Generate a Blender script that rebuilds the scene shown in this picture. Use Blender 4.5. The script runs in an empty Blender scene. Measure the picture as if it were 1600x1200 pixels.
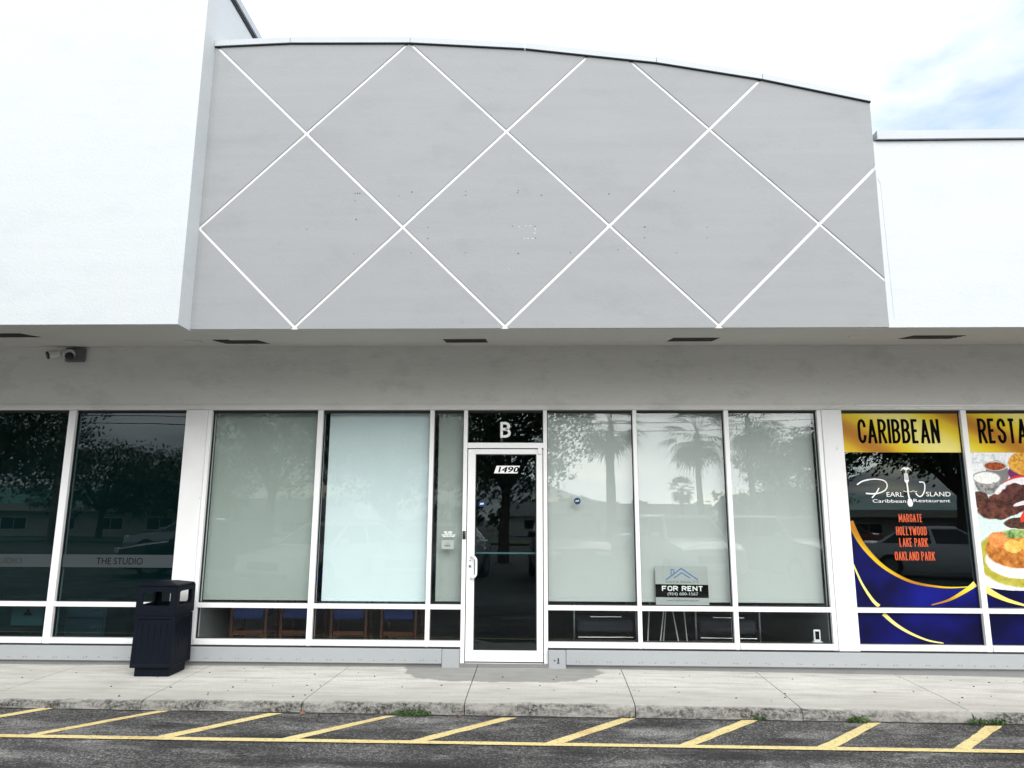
import bpy, bmesh, math, random
from mathutils import Vector, Matrix
random.seed(7)
R = math.radians
scene = bpy.context.scene
COL = scene.collection

# ---------------------------------------------------------------- camera
cam_d = bpy.data.cameras.new("camera")
cam = bpy.data.objects.new("camera", cam_d)
COL.objects.link(cam)
cam_d.sensor_fit = 'HORIZONTAL'
cam_d.sensor_width = 36.0
cam_d.lens = 36.0 * 1110.0 / 1600.0
cam_d.clip_start = 0.05
cam_d.clip_end = 1500
yaw, pitch, roll = -0.0280273, 0.1848501, 0.0041545
cam.location = (0, -7.555, 1.444)
cam.matrix_world = (Matrix.Translation(cam.location) @ Matrix.Rotation(-yaw, 4, 'Z')
                    @ Matrix.Rotation(math.pi / 2 + pitch, 4, 'X') @ Matrix.Rotation(roll, 4, 'Z'))
scene.camera = cam

# ---------------------------------------------------------------- view, sky, sun
vs = scene.view_settings
vs.view_transform = 'Standard'
vs.look = 'None'
vs.gamma = 1.0
vs.exposure = 1.34
vs.use_curve_mapping = False
SUN_EL, SUN_AZ = R(28), R(168)          # azimuth clockwise from +Y

world = bpy.data.worlds.new("World")
scene.world = world
world.use_nodes = True
wn, wl = world.node_tree.nodes, world.node_tree.links
wn.clear()


def N(nodes, typ, **kw):
    n = nodes.new(typ)
    for k, v in kw.items():
        setattr(n, k, v)
    return n


w_out = N(wn, 'ShaderNodeOutputWorld')
w_bg = N(wn, 'ShaderNodeBackground')
w_bg.inputs[1].default_value = 0.1
sky = N(wn, 'ShaderNodeTexSky', sky_type='NISHITA')
sky.sun_disc = False
sky.sun_elevation = SUN_EL
sky.sun_rotation = SUN_AZ
sky.dust_density = 0.6
tc = N(wn, 'ShaderNodeTexCoord')
sep = N(wn, 'ShaderNodeSeparateXYZ')
wl.new(tc.outputs['Generated'], sep.inputs[0])
zadd = N(wn, 'ShaderNodeMath', operation='MAXIMUM')
wl.new(sep.outputs[2], zadd.inputs[0]); zadd.inputs[1].default_value = 0.0
zadd2 = N(wn, 'ShaderNodeMath', operation='ADD')
wl.new(zadd.outputs[0], zadd2.inputs[0]); zadd2.inputs[1].default_value = 0.22
cx = N(wn, 'ShaderNodeMath', operation='DIVIDE'); wl.new(sep.outputs[0], cx.inputs[0]); wl.new(zadd2.outputs[0], cx.inputs[1])
cy = N(wn, 'ShaderNodeMath', operation='DIVIDE'); wl.new(sep.outputs[1], cy.inputs[0]); wl.new(zadd2.outputs[0], cy.inputs[1])
comb = N(wn, 'ShaderNodeCombineXYZ')
wl.new(cx.outputs[0], comb.inputs[0]); wl.new(cy.outputs[0], comb.inputs[1])
cn = N(wn, 'ShaderNodeTexNoise')
cn.inputs['Scale'].default_value = 1.5; cn.inputs['Detail'].default_value = 9
cn.inputs['Roughness'].default_value = 0.52; cn.inputs['Distortion'].default_value = 0.25
comb.inputs[2].default_value = 0.0
wl.new(comb.outputs[0], cn.inputs['Vector'])
cover = N(wn, 'ShaderNodeValToRGB')
cover.color_ramp.elements[0].position = 0.31; cover.color_ramp.elements[0].color = (0.22, 0.22, 0.22, 1)
cover.color_ramp.elements[1].position = 0.50; cover.color_ramp.elements[1].color = (1, 1, 1, 1)
wl.new(cn.outputs['Fac'], cover.inputs[0])
cn2 = N(wn, 'ShaderNodeTexNoise')
cn2.inputs['Scale'].default_value = 1.1; cn2.inputs['Detail'].default_value = 7
wl.new(comb.outputs[0], cn2.inputs['Vector'])
ccol = N(wn, 'ShaderNodeValToRGB')
ccol.color_ramp.elements[0].position = 0.36; ccol.color_ramp.elements[0].color = (0.40, 0.47, 0.54, 1)
ccol.color_ramp.elements[1].position = 0.56; ccol.color_ramp.elements[1].color = (1.0, 1.0, 1.0, 1)
wl.new(cn2.outputs['Fac'], ccol.inputs[0])
cscale = N(wn, 'ShaderNodeVectorMath', operation='SCALE')
wl.new(ccol.outputs[0], cscale.inputs[0])
horizon = N(wn, 'ShaderNodeMath', operation='MULTIPLY_ADD')      # overcast: greyer towards the horizon
wl.new(zadd.outputs[0], horizon.inputs[0]); horizon.inputs[1].default_value = 3.2; horizon.inputs[2].default_value = 6.6
wl.new(horizon.outputs[0], cscale.inputs['Scale'])
wmix = N(wn, 'ShaderNodeMix', data_type='RGBA')
wl.new(cover.outputs[0], wmix.inputs[0])
wl.new(sky.outputs[0], wmix.inputs[6]); wl.new(cscale.outputs[0], wmix.inputs[7])
wl.new(wmix.outputs[2], w_bg.inputs[0])
wl.new(w_bg.outputs[0], w_out.inputs[0])

sun_d = bpy.data.lights.new("sun", 'SUN')
sun_d.energy = 1.5
sun_d.angle = R(55)
sun_d.color = (1.0, 0.97, 0.92)
sun = bpy.data.objects.new("sun", sun_d)
COL.objects.link(sun)
sdir = Vector((math.sin(SUN_AZ) * math.cos(SUN_EL), math.cos(SUN_AZ) * math.cos(SUN_EL), math.sin(SUN_EL)))
sun.rotation_euler = sdir.to_track_quat('Z', 'Y').to_euler()
sun.location = (-10, -30, 40)
scene.cycles.max_bounces = 10
scene.cycles.transparent_max_bounces = 24
scene.cycles.use_denoising = True

# ---------------------------------------------------------------- helpers
def tag(o, label=None, cat=None, group=None, kind=None):
    if label: o['label'] = label
    if cat: o['category'] = cat
    if group: o['group'] = group
    if kind: o['kind'] = kind
    return o


def empty(name, loc=(0, 0, 0), rz=0.0, label=None, cat=None, group=None, kind=None):
    o = bpy.data.objects.new(name, None)
    o.empty_display_size = 0.2
    COL.objects.link(o)
    o.location = loc
    o.rotation_euler = (0, 0, rz)
    return tag(o, label, cat, group, kind)


def link_mesh(name, me, parent=None):
    o = bpy.data.objects.new(name, me)
    COL.objects.link(o)
    if parent: o.parent = parent
    return o


class MB:
    """collects shapes; build() links them as one mesh object"""
    def __init__(s):
        s.v, s.f, s.m, s.mi = [], [], [], 0

    def add(s, vs, fs):
        b = len(s.v)
        s.v += [tuple(p) for p in vs]
        s.f += [tuple(b + i for i in f) for f in fs]
        s.m += [s.mi] * len(fs)
        return s

    def box(s, x0, x1, y0, y1, z0, z1, bev=0.0, seg=1, M=None):
        bm = bmesh.new()
        bmesh.ops.create_cube(bm, size=1)
        for v in bm.verts:
            v.co = Vector(((x0 + x1) / 2 + v.co.x * (x1 - x0), (y0 + y1) / 2 + v.co.y * (y1 - y0), (z0 + z1) / 2 + v.co.z * (z1 - z0)))
        if bev > 0:
            bmesh.ops.bevel(bm, geom=bm.edges[:], offset=bev, segments=seg, profile=0.5, affect='EDGES')
        s.bm(bm, M)
        return s

    def bm(s, bm, M=None):
        bm.verts.index_update()
        vs = [(M @ v.co) if M else v.co.copy() for v in bm.verts]
        s.add(vs, [[v.index for v in f.verts] for f in bm.faces])
        bm.free()

    def prism_xz(s, poly, y0, y1):
        """poly: (x,z) points; extruded along Y from y0 (front) to y1"""
        n = len(poly)
        area = sum(poly[i][0] * poly[(i + 1) % n][1] - poly[(i + 1) % n][0] * poly[i][1] for i in range(n))
        if area < 0: poly = poly[::-1]
        vs = [(x, y0, z) for x, z in poly] + [(x, y1, z) for x, z in poly]
        fs = [tuple(range(n)), tuple(range(2 * n - 1, n - 1, -1))]
        fs += [(i, n + i, n + (i + 1) % n, (i + 1) % n) for i in range(n)]
        return s.add(vs, fs)

    def prism_xy(s, poly, z0, z1):
        n = len(poly)
        area = sum(poly[i][0] * poly[(i + 1) % n][1] - poly[(i + 1) % n][0] * poly[i][1] for i in range(n))
        if area < 0: poly = poly[::-1]
        f0 = z0 if callable(z0) else (lambda x, y: z0)
        f1 = z1 if callable(z1) else (lambda x, y: z1)
        vs = [(x, y, f0(x, y)) for x, y in poly] + [(x, y, f1(x, y)) for x, y in poly]
        fs = [tuple(range(n - 1, -1, -1)), tuple(range(n, 2 * n))]
        fs += [(i, (i + 1) % n, n + (i + 1) % n, n + i) for i in range(n)]
        return s.add(vs, fs)

    def tube(s, pts, r, n=8, caps=True):
        pts = [Vector(p) for p in pts]
        rs = r if isinstance(r, (list, tuple)) else [r] * len(pts)
        rings = []
        prev = None
        for i, p in enumerate(pts):
            a = pts[max(0, i - 1)]; b = pts[min(len(pts) - 1, i + 1)]
            d = (b - a).normalized()
            if prev is None:
                u = d.orthogonal().normalized()
            else:
                u = (prev - d * prev.dot(d)).normalized()
            prev = u
            w = d.cross(u)
            rings.append([p + (u * math.cos(t) + w * math.sin(t)) * rs[i] for t in [2 * math.pi * k / n for k in range(n)]])
        vs = [q for ring in rings for q in ring]
        fs = []
        for i in range(len(pts) - 1):
            for k in range(n):
                fs.append((i * n + k, i * n + (k + 1) % n, (i + 1) * n + (k + 1) % n, (i + 1) * n + k))
        if caps:
            fs.append(tuple(range(n - 1, -1, -1)))
            fs.append(tuple((len(pts) - 1) * n + k for k in range(n)))
        return s.add(vs, fs)

    def build(s, name, mats, parent=None, smooth=False, angle=35):
        me = bpy.data.meshes.new(name)
        me.from_pydata(s.v, [], s.f)
        if not isinstance(mats, (list, tuple)): mats = [mats]
        for m in mats: me.materials.append(m)
        me.polygons.foreach_set('material_index', s.m)
        if smooth:
            me.polygons.foreach_set('use_smooth', [True] * len(me.polygons))
            try: me.set_sharp_from_angle(angle=R(angle))
            except Exception: pass
        me.update()
        return link_mesh(name, me, parent)


def copy_tree(o, parent=None):
    c = o.copy()
    COL.objects.link(c)
    if parent: c.parent = parent
    for ch in list(o.children):
        copy_tree(ch, c)
    return c


# ---------------------------------------------------------------- materials
def new_mat(name):
    m = bpy.data.materials.new(name)
    m.use_nodes = True
    nt = m.node_tree
    b = nt.nodes['Principled BSDF']
    return m, nt.nodes, nt.links, b


def noise(n, l, vec, scale, detail=4, rough=0.55, dist=0.0):
    t = N(n, 'ShaderNodeTexNoise')
    t.inputs['Scale'].default_value = scale
    t.inputs['Detail'].default_value = detail
    t.inputs['Roughness'].default_value = rough
    t.inputs['Distortion'].default_value = dist
    if vec is not None: l.new(vec, t.inputs['Vector'])
    return t.outputs['Fac']


def ramp(n, l, fac, stops):
    r = N(n, 'ShaderNodeValToRGB')
    while len(r.color_ramp.elements) < len(stops): r.color_ramp.elements.new(0.5)
    for e, (p, c) in zip(r.color_ramp.elements, stops):
        e.position = p
        e.color = (c, c, c, 1) if isinstance(c, (int, float)) else tuple(c) + (1,)
    l.new(fac, r.inputs[0])
    return r.outputs[0]


def mixc(n, l, fac, a, b, blend='MIX'):
    m = N(n, 'ShaderNodeMix', data_type='RGBA', blend_type=blend)
    for sock, v in ((m.inputs[0], fac), (m.inputs[6], a), (m.inputs[7], b)):
        if hasattr(v, 'is_linked'): l.new(v, sock)
        elif isinstance(v, (int, float)): sock.default_value = v
        else: sock.default_value = tuple(v) + (1,)
    return m.outputs[2]


def math_(n, l, op, a, b=None, c=None, clamp=False):
    m = N(n, 'ShaderNodeMath', operation=op)
    m.use_clamp = clamp
    for i, v in enumerate((a, b, c)):
        if v is None: continue
        if hasattr(v, 'is_linked'): l.new(v, m.inputs[i])
        else: m.inputs[i].default_value = v
    return m.outputs[0]


def coords(n, l, scale=(1, 1, 1), loc=(0, 0, 0), src='Object'):
    t = N(n, 'ShaderNodeTexCoord')
    mp = N(n, 'ShaderNodeMapping')
    mp.inputs['Scale'].default_value = scale
    mp.inputs['Location'].default_value = loc
    l.new(t.outputs[src], mp.inputs[0])
    return mp.outputs[0]


def bump(n, l, b, h, strength=0.3, dist=0.01):
    bp = N(n, 'ShaderNodeBump')
    bp.inputs['Strength'].default_value = strength
    bp.inputs['Distance'].default_value = dist
    l.new(h, bp.inputs['Height'])
    l.new(bp.outputs[0], b.inputs['Normal'])


def simple(name, col, rough=0.5, metal=0.0, var=0.08, nscale=6.0, bumpk=0.0, bscale=60, spec=0.5, coat=0.0):
    m, n, l, b = new_mat(name)
    v = coords(n, l)
    f = noise(n, l, v, nscale, 5)
    c = mixc(n, l, f, tuple(x * (1 - var) for x in col), tuple(min(1, x * (1 + var)) for x in col))
    l.new(c, b.inputs['Base Color'])
    b.inputs['Roughness'].default_value = rough
    b.inputs['Metallic'].default_value = metal
    b.inputs['Specular IOR Level'].default_value = spec
    b.inputs['Coat Weight'].default_value = coat
    if bumpk > 0: bump(n, l, b, noise(n, l, v, bscale, 3), bumpk, 0.004)
    return m


def stucco(name, col, streak=0.06, grime=0.0, bumpk=0.35, bscale=45, coarse=0.0, stain_col=(0.12, 0.12, 0.11), zstain=None):
    """painted render: faint horizontal trowel/roller streaks, patches, fine relief"""
    m, n, l, b = new_mat(name)
    v = coords(n, l)
    vs_ = coords(n, l, (0.35, 0.35, 5.0))
    a = noise(n, l, vs_, 1.6, 6, 0.6)
    p = noise(n, l, v, 0.8, 5, 0.6)
    c = mixc(n, l, a, tuple(x * (1 - streak) for x in col), tuple(min(1, x * (1 + streak)) for x in col))
    c = mixc(n, l, math_(n, l, 'MULTIPLY', p, 0.34), c, tuple(x * 0.80 for x in col))
    if grime > 0:
        g = ramp(n, l, noise(n, l, coords(n, l, (0.9, 0.9, 1.7)), 2.0, 8, 0.68), [(0.52, 0.0), (0.72, 1.0)])
        c = mixc(n, l, math_(n, l, 'MULTIPLY', g, grime), c, stain_col)
        d = ramp(n, l, noise(n, l, coords(n, l, (1, 1, 2.2), (5, 2, 8)), 9.0, 6, 0.6), [(0.66, 0.0), (0.72, 1.0)])
        c = mixc(n, l, math_(n, l, 'MULTIPLY', d, grime * 0.8), c, stain_col)
    l.new(c, b.inputs['Base Color'])
    b.inputs['Roughness'].default_value = 0.85
    b.inputs['Specular IOR Level'].default_value = 0.25
    h = noise(n, l, v, bscale, 4, 0.6)
    if coarse > 0:
        h2 = noise(n, l, coords(n, l, (1.3, 1.3, 3.2)), 5.0, 6, 0.62, 0.7)
        h = math_(n, l, 'ADD', math_(n, l, 'MULTIPLY', h, 0.3), math_(n, l, 'MULTIPLY', h2, coarse))
    bump(n, l, b, h, bumpk, 0.02 if coarse > 0 else 0.006)
    return m


M = {}
M['white_render'] = stucco('white_render', (0.555, 0.588, 0.610), 0.05, 0.20, 0.4, 40, stain_col=(0.40, 0.45, 0.49))
M['grey_render'] = stucco('grey_render', (0.305, 0.320, 0.332), 0.08, 0.22, 0.3, 50, stain_col=(0.19, 0.205, 0.21))
M['reveal_paint'] = simple('reveal_paint', (0.70, 0.71, 0.71), 0.6, var=0.04)
M['grey_bulk'] = stucco('grey_bulk', (0.365, 0.385, 0.40), 0.05, 0.12, 0.3, 50, stain_col=(0.3, 0.3, 0.3))
M['base_render'] = stucco('base_render', (0.24, 0.245, 0.245), 0.05, 0.3, 0.4, 50)
M['soffit_render'] = stucco('soffit_render', (0.56, 0.55, 0.525), 0.05, 0.10, 0.3, 40, stain_col=(0.3, 0.29, 0.26))
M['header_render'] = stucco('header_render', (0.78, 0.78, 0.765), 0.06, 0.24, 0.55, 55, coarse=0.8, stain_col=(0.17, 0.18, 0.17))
M['coping_metal'] = simple('coping_metal', (0.43, 0.465, 0.50), 0.6, 0.0, 0.06, 3)
M['dark_gap'] = simple('dark_gap', (0.02, 0.022, 0.025), 0.9)
M['white_frame'] = simple('white_frame', (0.83, 0.84, 0.85), 0.35, var=0.03, nscale=4)
M['pilaster_paint'] = simple('pilaster_paint', (0.82, 0.83, 0.84), 0.55, var=0.05, nscale=3, bumpk=0.1)
m_, n_, l_, b_ = new_mat('pilaster_paint')
v_ = coords(n_, l_)
sc1 = ramp(n_, l_, noise(n_, l_, coords(n_, l_, (7, 7, 1.6)), 3.2, 5, 0.6, 0.5), [(0.70, 0.0), (0.725, 0.8)])
sc2 = ramp(n_, l_, noise(n_, l_, v_, 2.0, 4, 0.6), [(0.45, 0.0), (0.7, 0.25)])
c_ = mixc(n_, l_, sc2, (0.80, 0.81, 0.82), (0.60, 0.60, 0.58))
l_.new(mixc(n_, l_, sc1, c_, (0.25, 0.25, 0.24)), b_.inputs['Base Color'])
b_.inputs['Roughness'].default_value = 0.5
M['pilaster_paint'] = m_
M['gasket'] = simple('gasket', (0.012, 0.012, 0.013), 0.7)
M['screw'] = simple('screw', (0.16, 0.15, 0.14), 0.6)
M['vent'] = simple('vent', (0.015, 0.015, 0.016), 0.6)
M['black_plastic'] = simple('black_plastic', (0.012, 0.012, 0.013), 0.4)
M['bin_plastic'] = simple('bin_plastic', (0.0035, 0.006, 0.0115), 0.55, var=0.25, nscale=9, bumpk=0.25, bscale=160, spec=0.12)
M['steel'] = simple('steel', (0.62, 0.62, 0.62), 0.22, 1.0, 0.05)
M['chrome'] = simple('chrome', (0.36, 0.37, 0.37), 0.3, 1.0, 0.03)
M['camera_white'] = simple('camera_white', (0.62, 0.62, 0.58), 0.4)
M['camera_box'] = simple('camera_box', (0.12, 0.13, 0.14), 0.5)
M['ink_black'] = simple('ink_black', (0.003, 0.003, 0.003), 0.7, spec=0.04)
M['ink_white'] = simple('ink_white', (0.85, 0.86, 0.86), 0.5, var=0.02)
M['ink_orange'] = simple('ink_orange', (0.60, 0.085, 0.018), 0.5, var=0.03)
M['ink_blue'] = simple('ink_blue', (0.02, 0.13, 0.36), 0.5)
M['ink_pale_blue'] = simple('ink_pale_blue', (0.55, 0.72, 0.82), 0.5)
M['ink_grey'] = simple('ink_grey', (0.10, 0.13, 0.13), 0.5)
M['sticker_blue'] = simple('sticker_blue', (0.012, 0.05, 0.17), 0.5, spec=0.2)
M['sticker_navy'] = simple('sticker_navy', (0.008, 0.02, 0.045), 0.5, spec=0.2)
M['sign_board'] = simple('sign_board', (0.37, 0.395, 0.385), 0.6, var=0.03)
M['plaque'] = simple('plaque', (0.36, 0.40, 0.385), 0.6, var=0.03)
M['room_wall'] = simple('room_wall', (0.32, 0.34, 0.35), 0.8)
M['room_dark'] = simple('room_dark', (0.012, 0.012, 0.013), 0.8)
M['room_teal'] = simple('room_teal', (0.010, 0.060, 0.062), 0.8, var=0.15, nscale=1.5)
M['room_floor'] = simple('room_floor', (0.10, 0.10, 0.09), 0.45, var=0.2)
M['blue_fabric'] = simple('blue_fabric', (0.012, 0.032, 0.14), 0.85, var=0.2, nscale=30)
M['brown_wood'] = simple('brown_wood', (0.085, 0.028, 0.014), 0.4, var=0.25, nscale=12)
M['black_fabric'] = simple('black_fabric', (0.018, 0.022, 0.03), 0.8)
M['cabinet'] = simple('cabinet', (0.10, 0.15, 0.18), 0.5)
M['board_green'] = simple('board_green', (0.13, 0.20, 0.20), 0.6)
M['leaf_weed'] = simple('leaf_weed', (0.045, 0.095, 0.02), 0.6, var=0.45, nscale=25)
M['leaf_tree'] = simple('leaf_tree', (0.055, 0.10, 0.03), 0.55, var=0.5, nscale=1.3)
M['leaf_palm'] = simple('leaf_palm', (0.06, 0.095, 0.03), 0.5, var=0.4, nscale=1.0)
M['seam_shade_dirt'] = simple('seam_shade_dirt', (0.022, 0.021, 0.018), 0.95, var=0.5, nscale=20)
M['filler'] = simple('filler', (0.46, 0.47, 0.48), 0.8)
M['bark'] = simple('bark', (0.11, 0.085, 0.065), 0.9, var=0.35, nscale=8, bumpk=0.6, bscale=14)
M['palm_bark'] = simple('palm_bark', (0.19, 0.16, 0.13), 0.9, var=0.3, nscale=9, bumpk=0.5, bscale=18)
M['dead_leaf'] = simple('dead_leaf', (0.26, 0.10, 0.04), 0.7, var=0.4, nscale=40)
M['grass'] = simple('grass', (0.06, 0.11, 0.03), 0.9, var=0.4, nscale=6, bumpk=0.8, bscale=60)
M['car_white'] = simple('car_white', (0.72, 0.73, 0.74), 0.3, var=0.01, coat=0.8)
M['car_silver'] = simple('car_silver', (0.42, 0.43, 0.44), 0.3, 0.3, var=0.01, coat=0.8)
M['car_dark'] = simple('car_dark', (0.02, 0.024, 0.035), 0.3, 0.2, var=0.01, coat=0.8)
M['car_red'] = simple('car_red', (0.22, 0.02, 0.02), 0.3, 0.2, var=0.01, coat=0.8)
M['car_glass'] = simple('car_glass', (0.012, 0.015, 0.017), 0.05, var=0.01, spec=0.8)
M['rubber'] = simple('rubber', (0.018, 0.018, 0.018), 0.85)
M['headlight'] = simple('headlight', (0.7, 0.72, 0.74), 0.15)
M['taillight'] = simple('taillight', (0.30, 0.01, 0.01), 0.2)
M['teal_roof'] = simple('teal_roof', (0.06, 0.24, 0.20), 0.5, var=0.1)
M['house_white'] = simple('house_white', (0.66, 0.66, 0.63), 0.8, var=0.05)
M['house_cream'] = simple('house_cream', (0.52, 0.50, 0.44), 0.8, var=0.06)
M['window_dark'] = simple('window_dark', (0.03, 0.035, 0.04), 0.1)
M['pole_wood'] = simple('pole_wood', (0.17, 0.14, 0.11), 0.9, var=0.3, nscale=5)
M['wire'] = simple('wire', (0.015, 0.015, 0.015), 0.6)


def glass(name, tint, f0, film=None):
    """thin architectural pane: tinted straight-through light plus mirror reflection that grows at grazing angles"""
    m = bpy.data.materials.new(name)
    m.use_nodes = True
    n, l = m.node_tree.nodes, m.node_tree.links
    n.clear()
    out = N(n, 'ShaderNodeOutputMaterial')
    tr = N(n, 'ShaderNodeBsdfTransparent'); tr.inputs[0].default_value = tuple(tint) + (1,)
    gl = N(n, 'ShaderNodeBsdfGlossy'); gl.inputs['Roughness'].default_value = 0.0
    gl.inputs['Color'].default_value = (0.92, 0.96, 1.0, 1)
    lw = N(n, 'ShaderNodeLayerWeight'); lw.inputs[0].default_value = 0.5
    p5 = math_(n, l, 'POWER', lw.outputs['Facing'], 5.0)
    fac = math_(n, l, 'MULTIPLY_ADD', p5, 1 - f0, f0)
    mx = N(n, 'ShaderNodeMixShader')
    l.new(fac, mx.inputs[0]); l.new(tr.outputs[0], mx.inputs[1]); l.new(gl.outputs[0], mx.inputs[2])
    bp = N(n, 'ShaderNodeBump'); bp.inputs['Strength'].default_value = 0.05; bp.inputs['Distance'].default_value = 0.01
    l.new(noise(n, l, coords(n, l), 1.2, 1), bp.inputs['Height'])
    l.new(bp.outputs[0], gl.inputs['Normal'])
    l.new(mx.outputs[0], out.inputs[0])
    return m


M['clear_glass'] = glass('clear_glass', (0.945, 0.965, 0.96), 0.029)
M['dark_glass'] = glass('dark_glass', (0.50, 0.63, 0.64), 0.042)
M['frost_band'] = simple('frost_band', (0.026, 0.037, 0.042), 0.5, var=0.02)


def shade_mat(name, col, var=0.03):
    m, n, l, b = new_mat(name)
    f = noise(n, l, coords(n, l, (3, 1, 0.6)), 1.2, 4)
    w = noise(n, l, coords(n, l, (1, 1, 1)), 240, 2)
    c = mixc(n, l, f, tuple(x * (1 - var) for x in col), tuple(min(1, x * (1 + var)) for x in col))
    l.new(c, b.inputs['Base Color'])
    b.inputs['Roughness'].default_value = 0.8
    b.inputs['Specular IOR Level'].default_value = 0.2
    bump(n, l, b, w, 0.08, 0.001)
    return m


M['shade_green'] = shade_mat('shade_green', (0.355, 0.40, 0.375))
M['shade_pale'] = shade_mat('shade_pale', (0.69, 0.785, 0.81))
M['shade_white'] = shade_mat('shade_white', (0.495, 0.52, 0.51))
M['shade_side'] = shade_mat('shade_side', (0.38, 0.415, 0.395))


def concrete_mat():
    m, n, l, b = new_mat('pavement_concrete')
    t = N(n, 'ShaderNodeTexCoord')
    v = t.outputs['Object']
    s = N(n, 'ShaderNodeSeparateXYZ'); l.new(v, s.inputs[0])
    x, y, z = s.outputs
    base = mixc(n, l, noise(n, l, v, 1.1, 6, 0.6), (0.56, 0.55, 0.51), (0.76, 0.75, 0.705))
    base = mixc(n, l, ramp(n, l, noise(n, l, coords(n, l, (0.6, 3.5, 1)), 3.0, 7, 0.65), [(0.45, 0.0), (0.72, 0.7)]), base, (0.36, 0.35, 0.32))
    fine = ramp(n, l, noise(n, l, v, 70, 4, 0.7), [(0.3, 0.82), (0.7, 1.1)])
    base = mixc(n, l, 1.0, base, fine, 'MULTIPLY')
    # weathering along the outer half of the walk
    yn = math_(n, l, 'ADD', y, math_(n, l, 'MULTIPLY', math_(n, l, 'SUBTRACT', noise(n, l, coords(n, l, (0.7, 2, 1)), 2.2, 6, 0.65), 0.5), 0.55))
    edge = ramp(n, l, math_(n, l, 'MULTIPLY_ADD', yn, -1.4, -0.95), [(0.0, 0.0), (0.9, 0.6)])
    base = mixc(n, l, edge, base, (0.30, 0.29, 0.265))
    # grey worn patch in front of the door (a rounded mat shape)
    dx = math_(n, l, 'DIVIDE', math_(n, l, 'SUBTRACT', x, -0.28), 1.02)
    dy = math_(n, l, 'DIVIDE', math_(n, l, 'SUBTRACT', y, -0.05), 0.72)
    dd = math_(n, l, 'ADD', math_(n, l, 'POWER', math_(n, l, 'ABSOLUTE', dx), 3.0), math_(n, l, 'POWER', math_(n, l, 'ABSOLUTE', dy), 3.0))
    dd = math_(n, l, 'ADD', dd, math_(n, l, 'MULTIPLY', math_(n, l, 'SUBTRACT', noise(n, l, v, 4.5, 6, 0.65), 0.5), 0.7))
    patch = ramp(n, l, dd, [(0.78, 1.0), (0.86, 0.0)])
    base = mixc(n, l, math_(n, l, 'MULTIPLY', patch, 0.78), base, mixc(n, l, noise(n, l, v, 6, 6), (0.19, 0.19, 0.185), (0.31, 0.31, 0.30)))
    # black moss / tyre grime on the kerb face
    zr = math_(n, l, 'ADD', z, math_(n, l, 'MULTIPLY', x, 0.004))
    face = ramp(n, l, y, [(0.0, 0.0), (1.0, 0.0)])
    km = ramp(n, l, math_(n, l, 'MULTIPLY_ADD', math_(n, l, 'ADD', y, math_(n, l, 'MULTIPLY', math_(n, l, 'SUBTRACT', noise(n, l, v, 9, 6, 0.7), 0.5), 0.09)), -12.0, -16.72), [(0.0, 0.0), (0.55, 1.0)])
    gr = ramp(n, l, noise(n, l, coords(n, l, (0.8, 1, 3.0)), 3.2, 8, 0.75), [(0.36, 0.0), (0.56, 1.0)])
    gr2 = ramp(n, l, noise(n, l, v, 38, 5, 0.75), [(0.36, 0.15), (0.56, 1.0)])
    kg = math_(n, l, 'MULTIPLY', math_(n, l, 'MULTIPLY', gr, gr2), km)
    base = mixc(n, l, math_(n, l, 'MULTIPLY', km, 0.75), base, (0.26, 0.255, 0.235))
    base = mixc(n, l, math_(n, l, 'MULTIPLY', kg, 0.97), base, (0.028, 0.028, 0.026))
    # small dark gum spots
    vor = N(n, 'ShaderNodeTexVoronoi'); vor.inputs['Scale'].default_value = 2.1; l.new(v, vor.inputs['Vector'])
    spots = ramp(n, l, vor.outputs['Distance'], [(0.022, 1.0), (0.045, 0.0)])
    base = mixc(n, l, math_(n, l, 'MULTIPLY', spots, 0.7), base, (0.08, 0.075, 0.07))
    l.new(base, b.inputs['Base Color'])
    b.inputs['Roughness'].default_value = 0.9
    b.inputs['Specular IOR Level'].default_value = 0.2
    h = math_(n, l, 'ADD', noise(n, l, v, 80, 4, 0.7), math_(n, l, 'MULTIPLY', noise(n, l, v, 7, 5), 1.2))
    bump(n, l, b, h, 0.4, 0.008)
    return m


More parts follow.
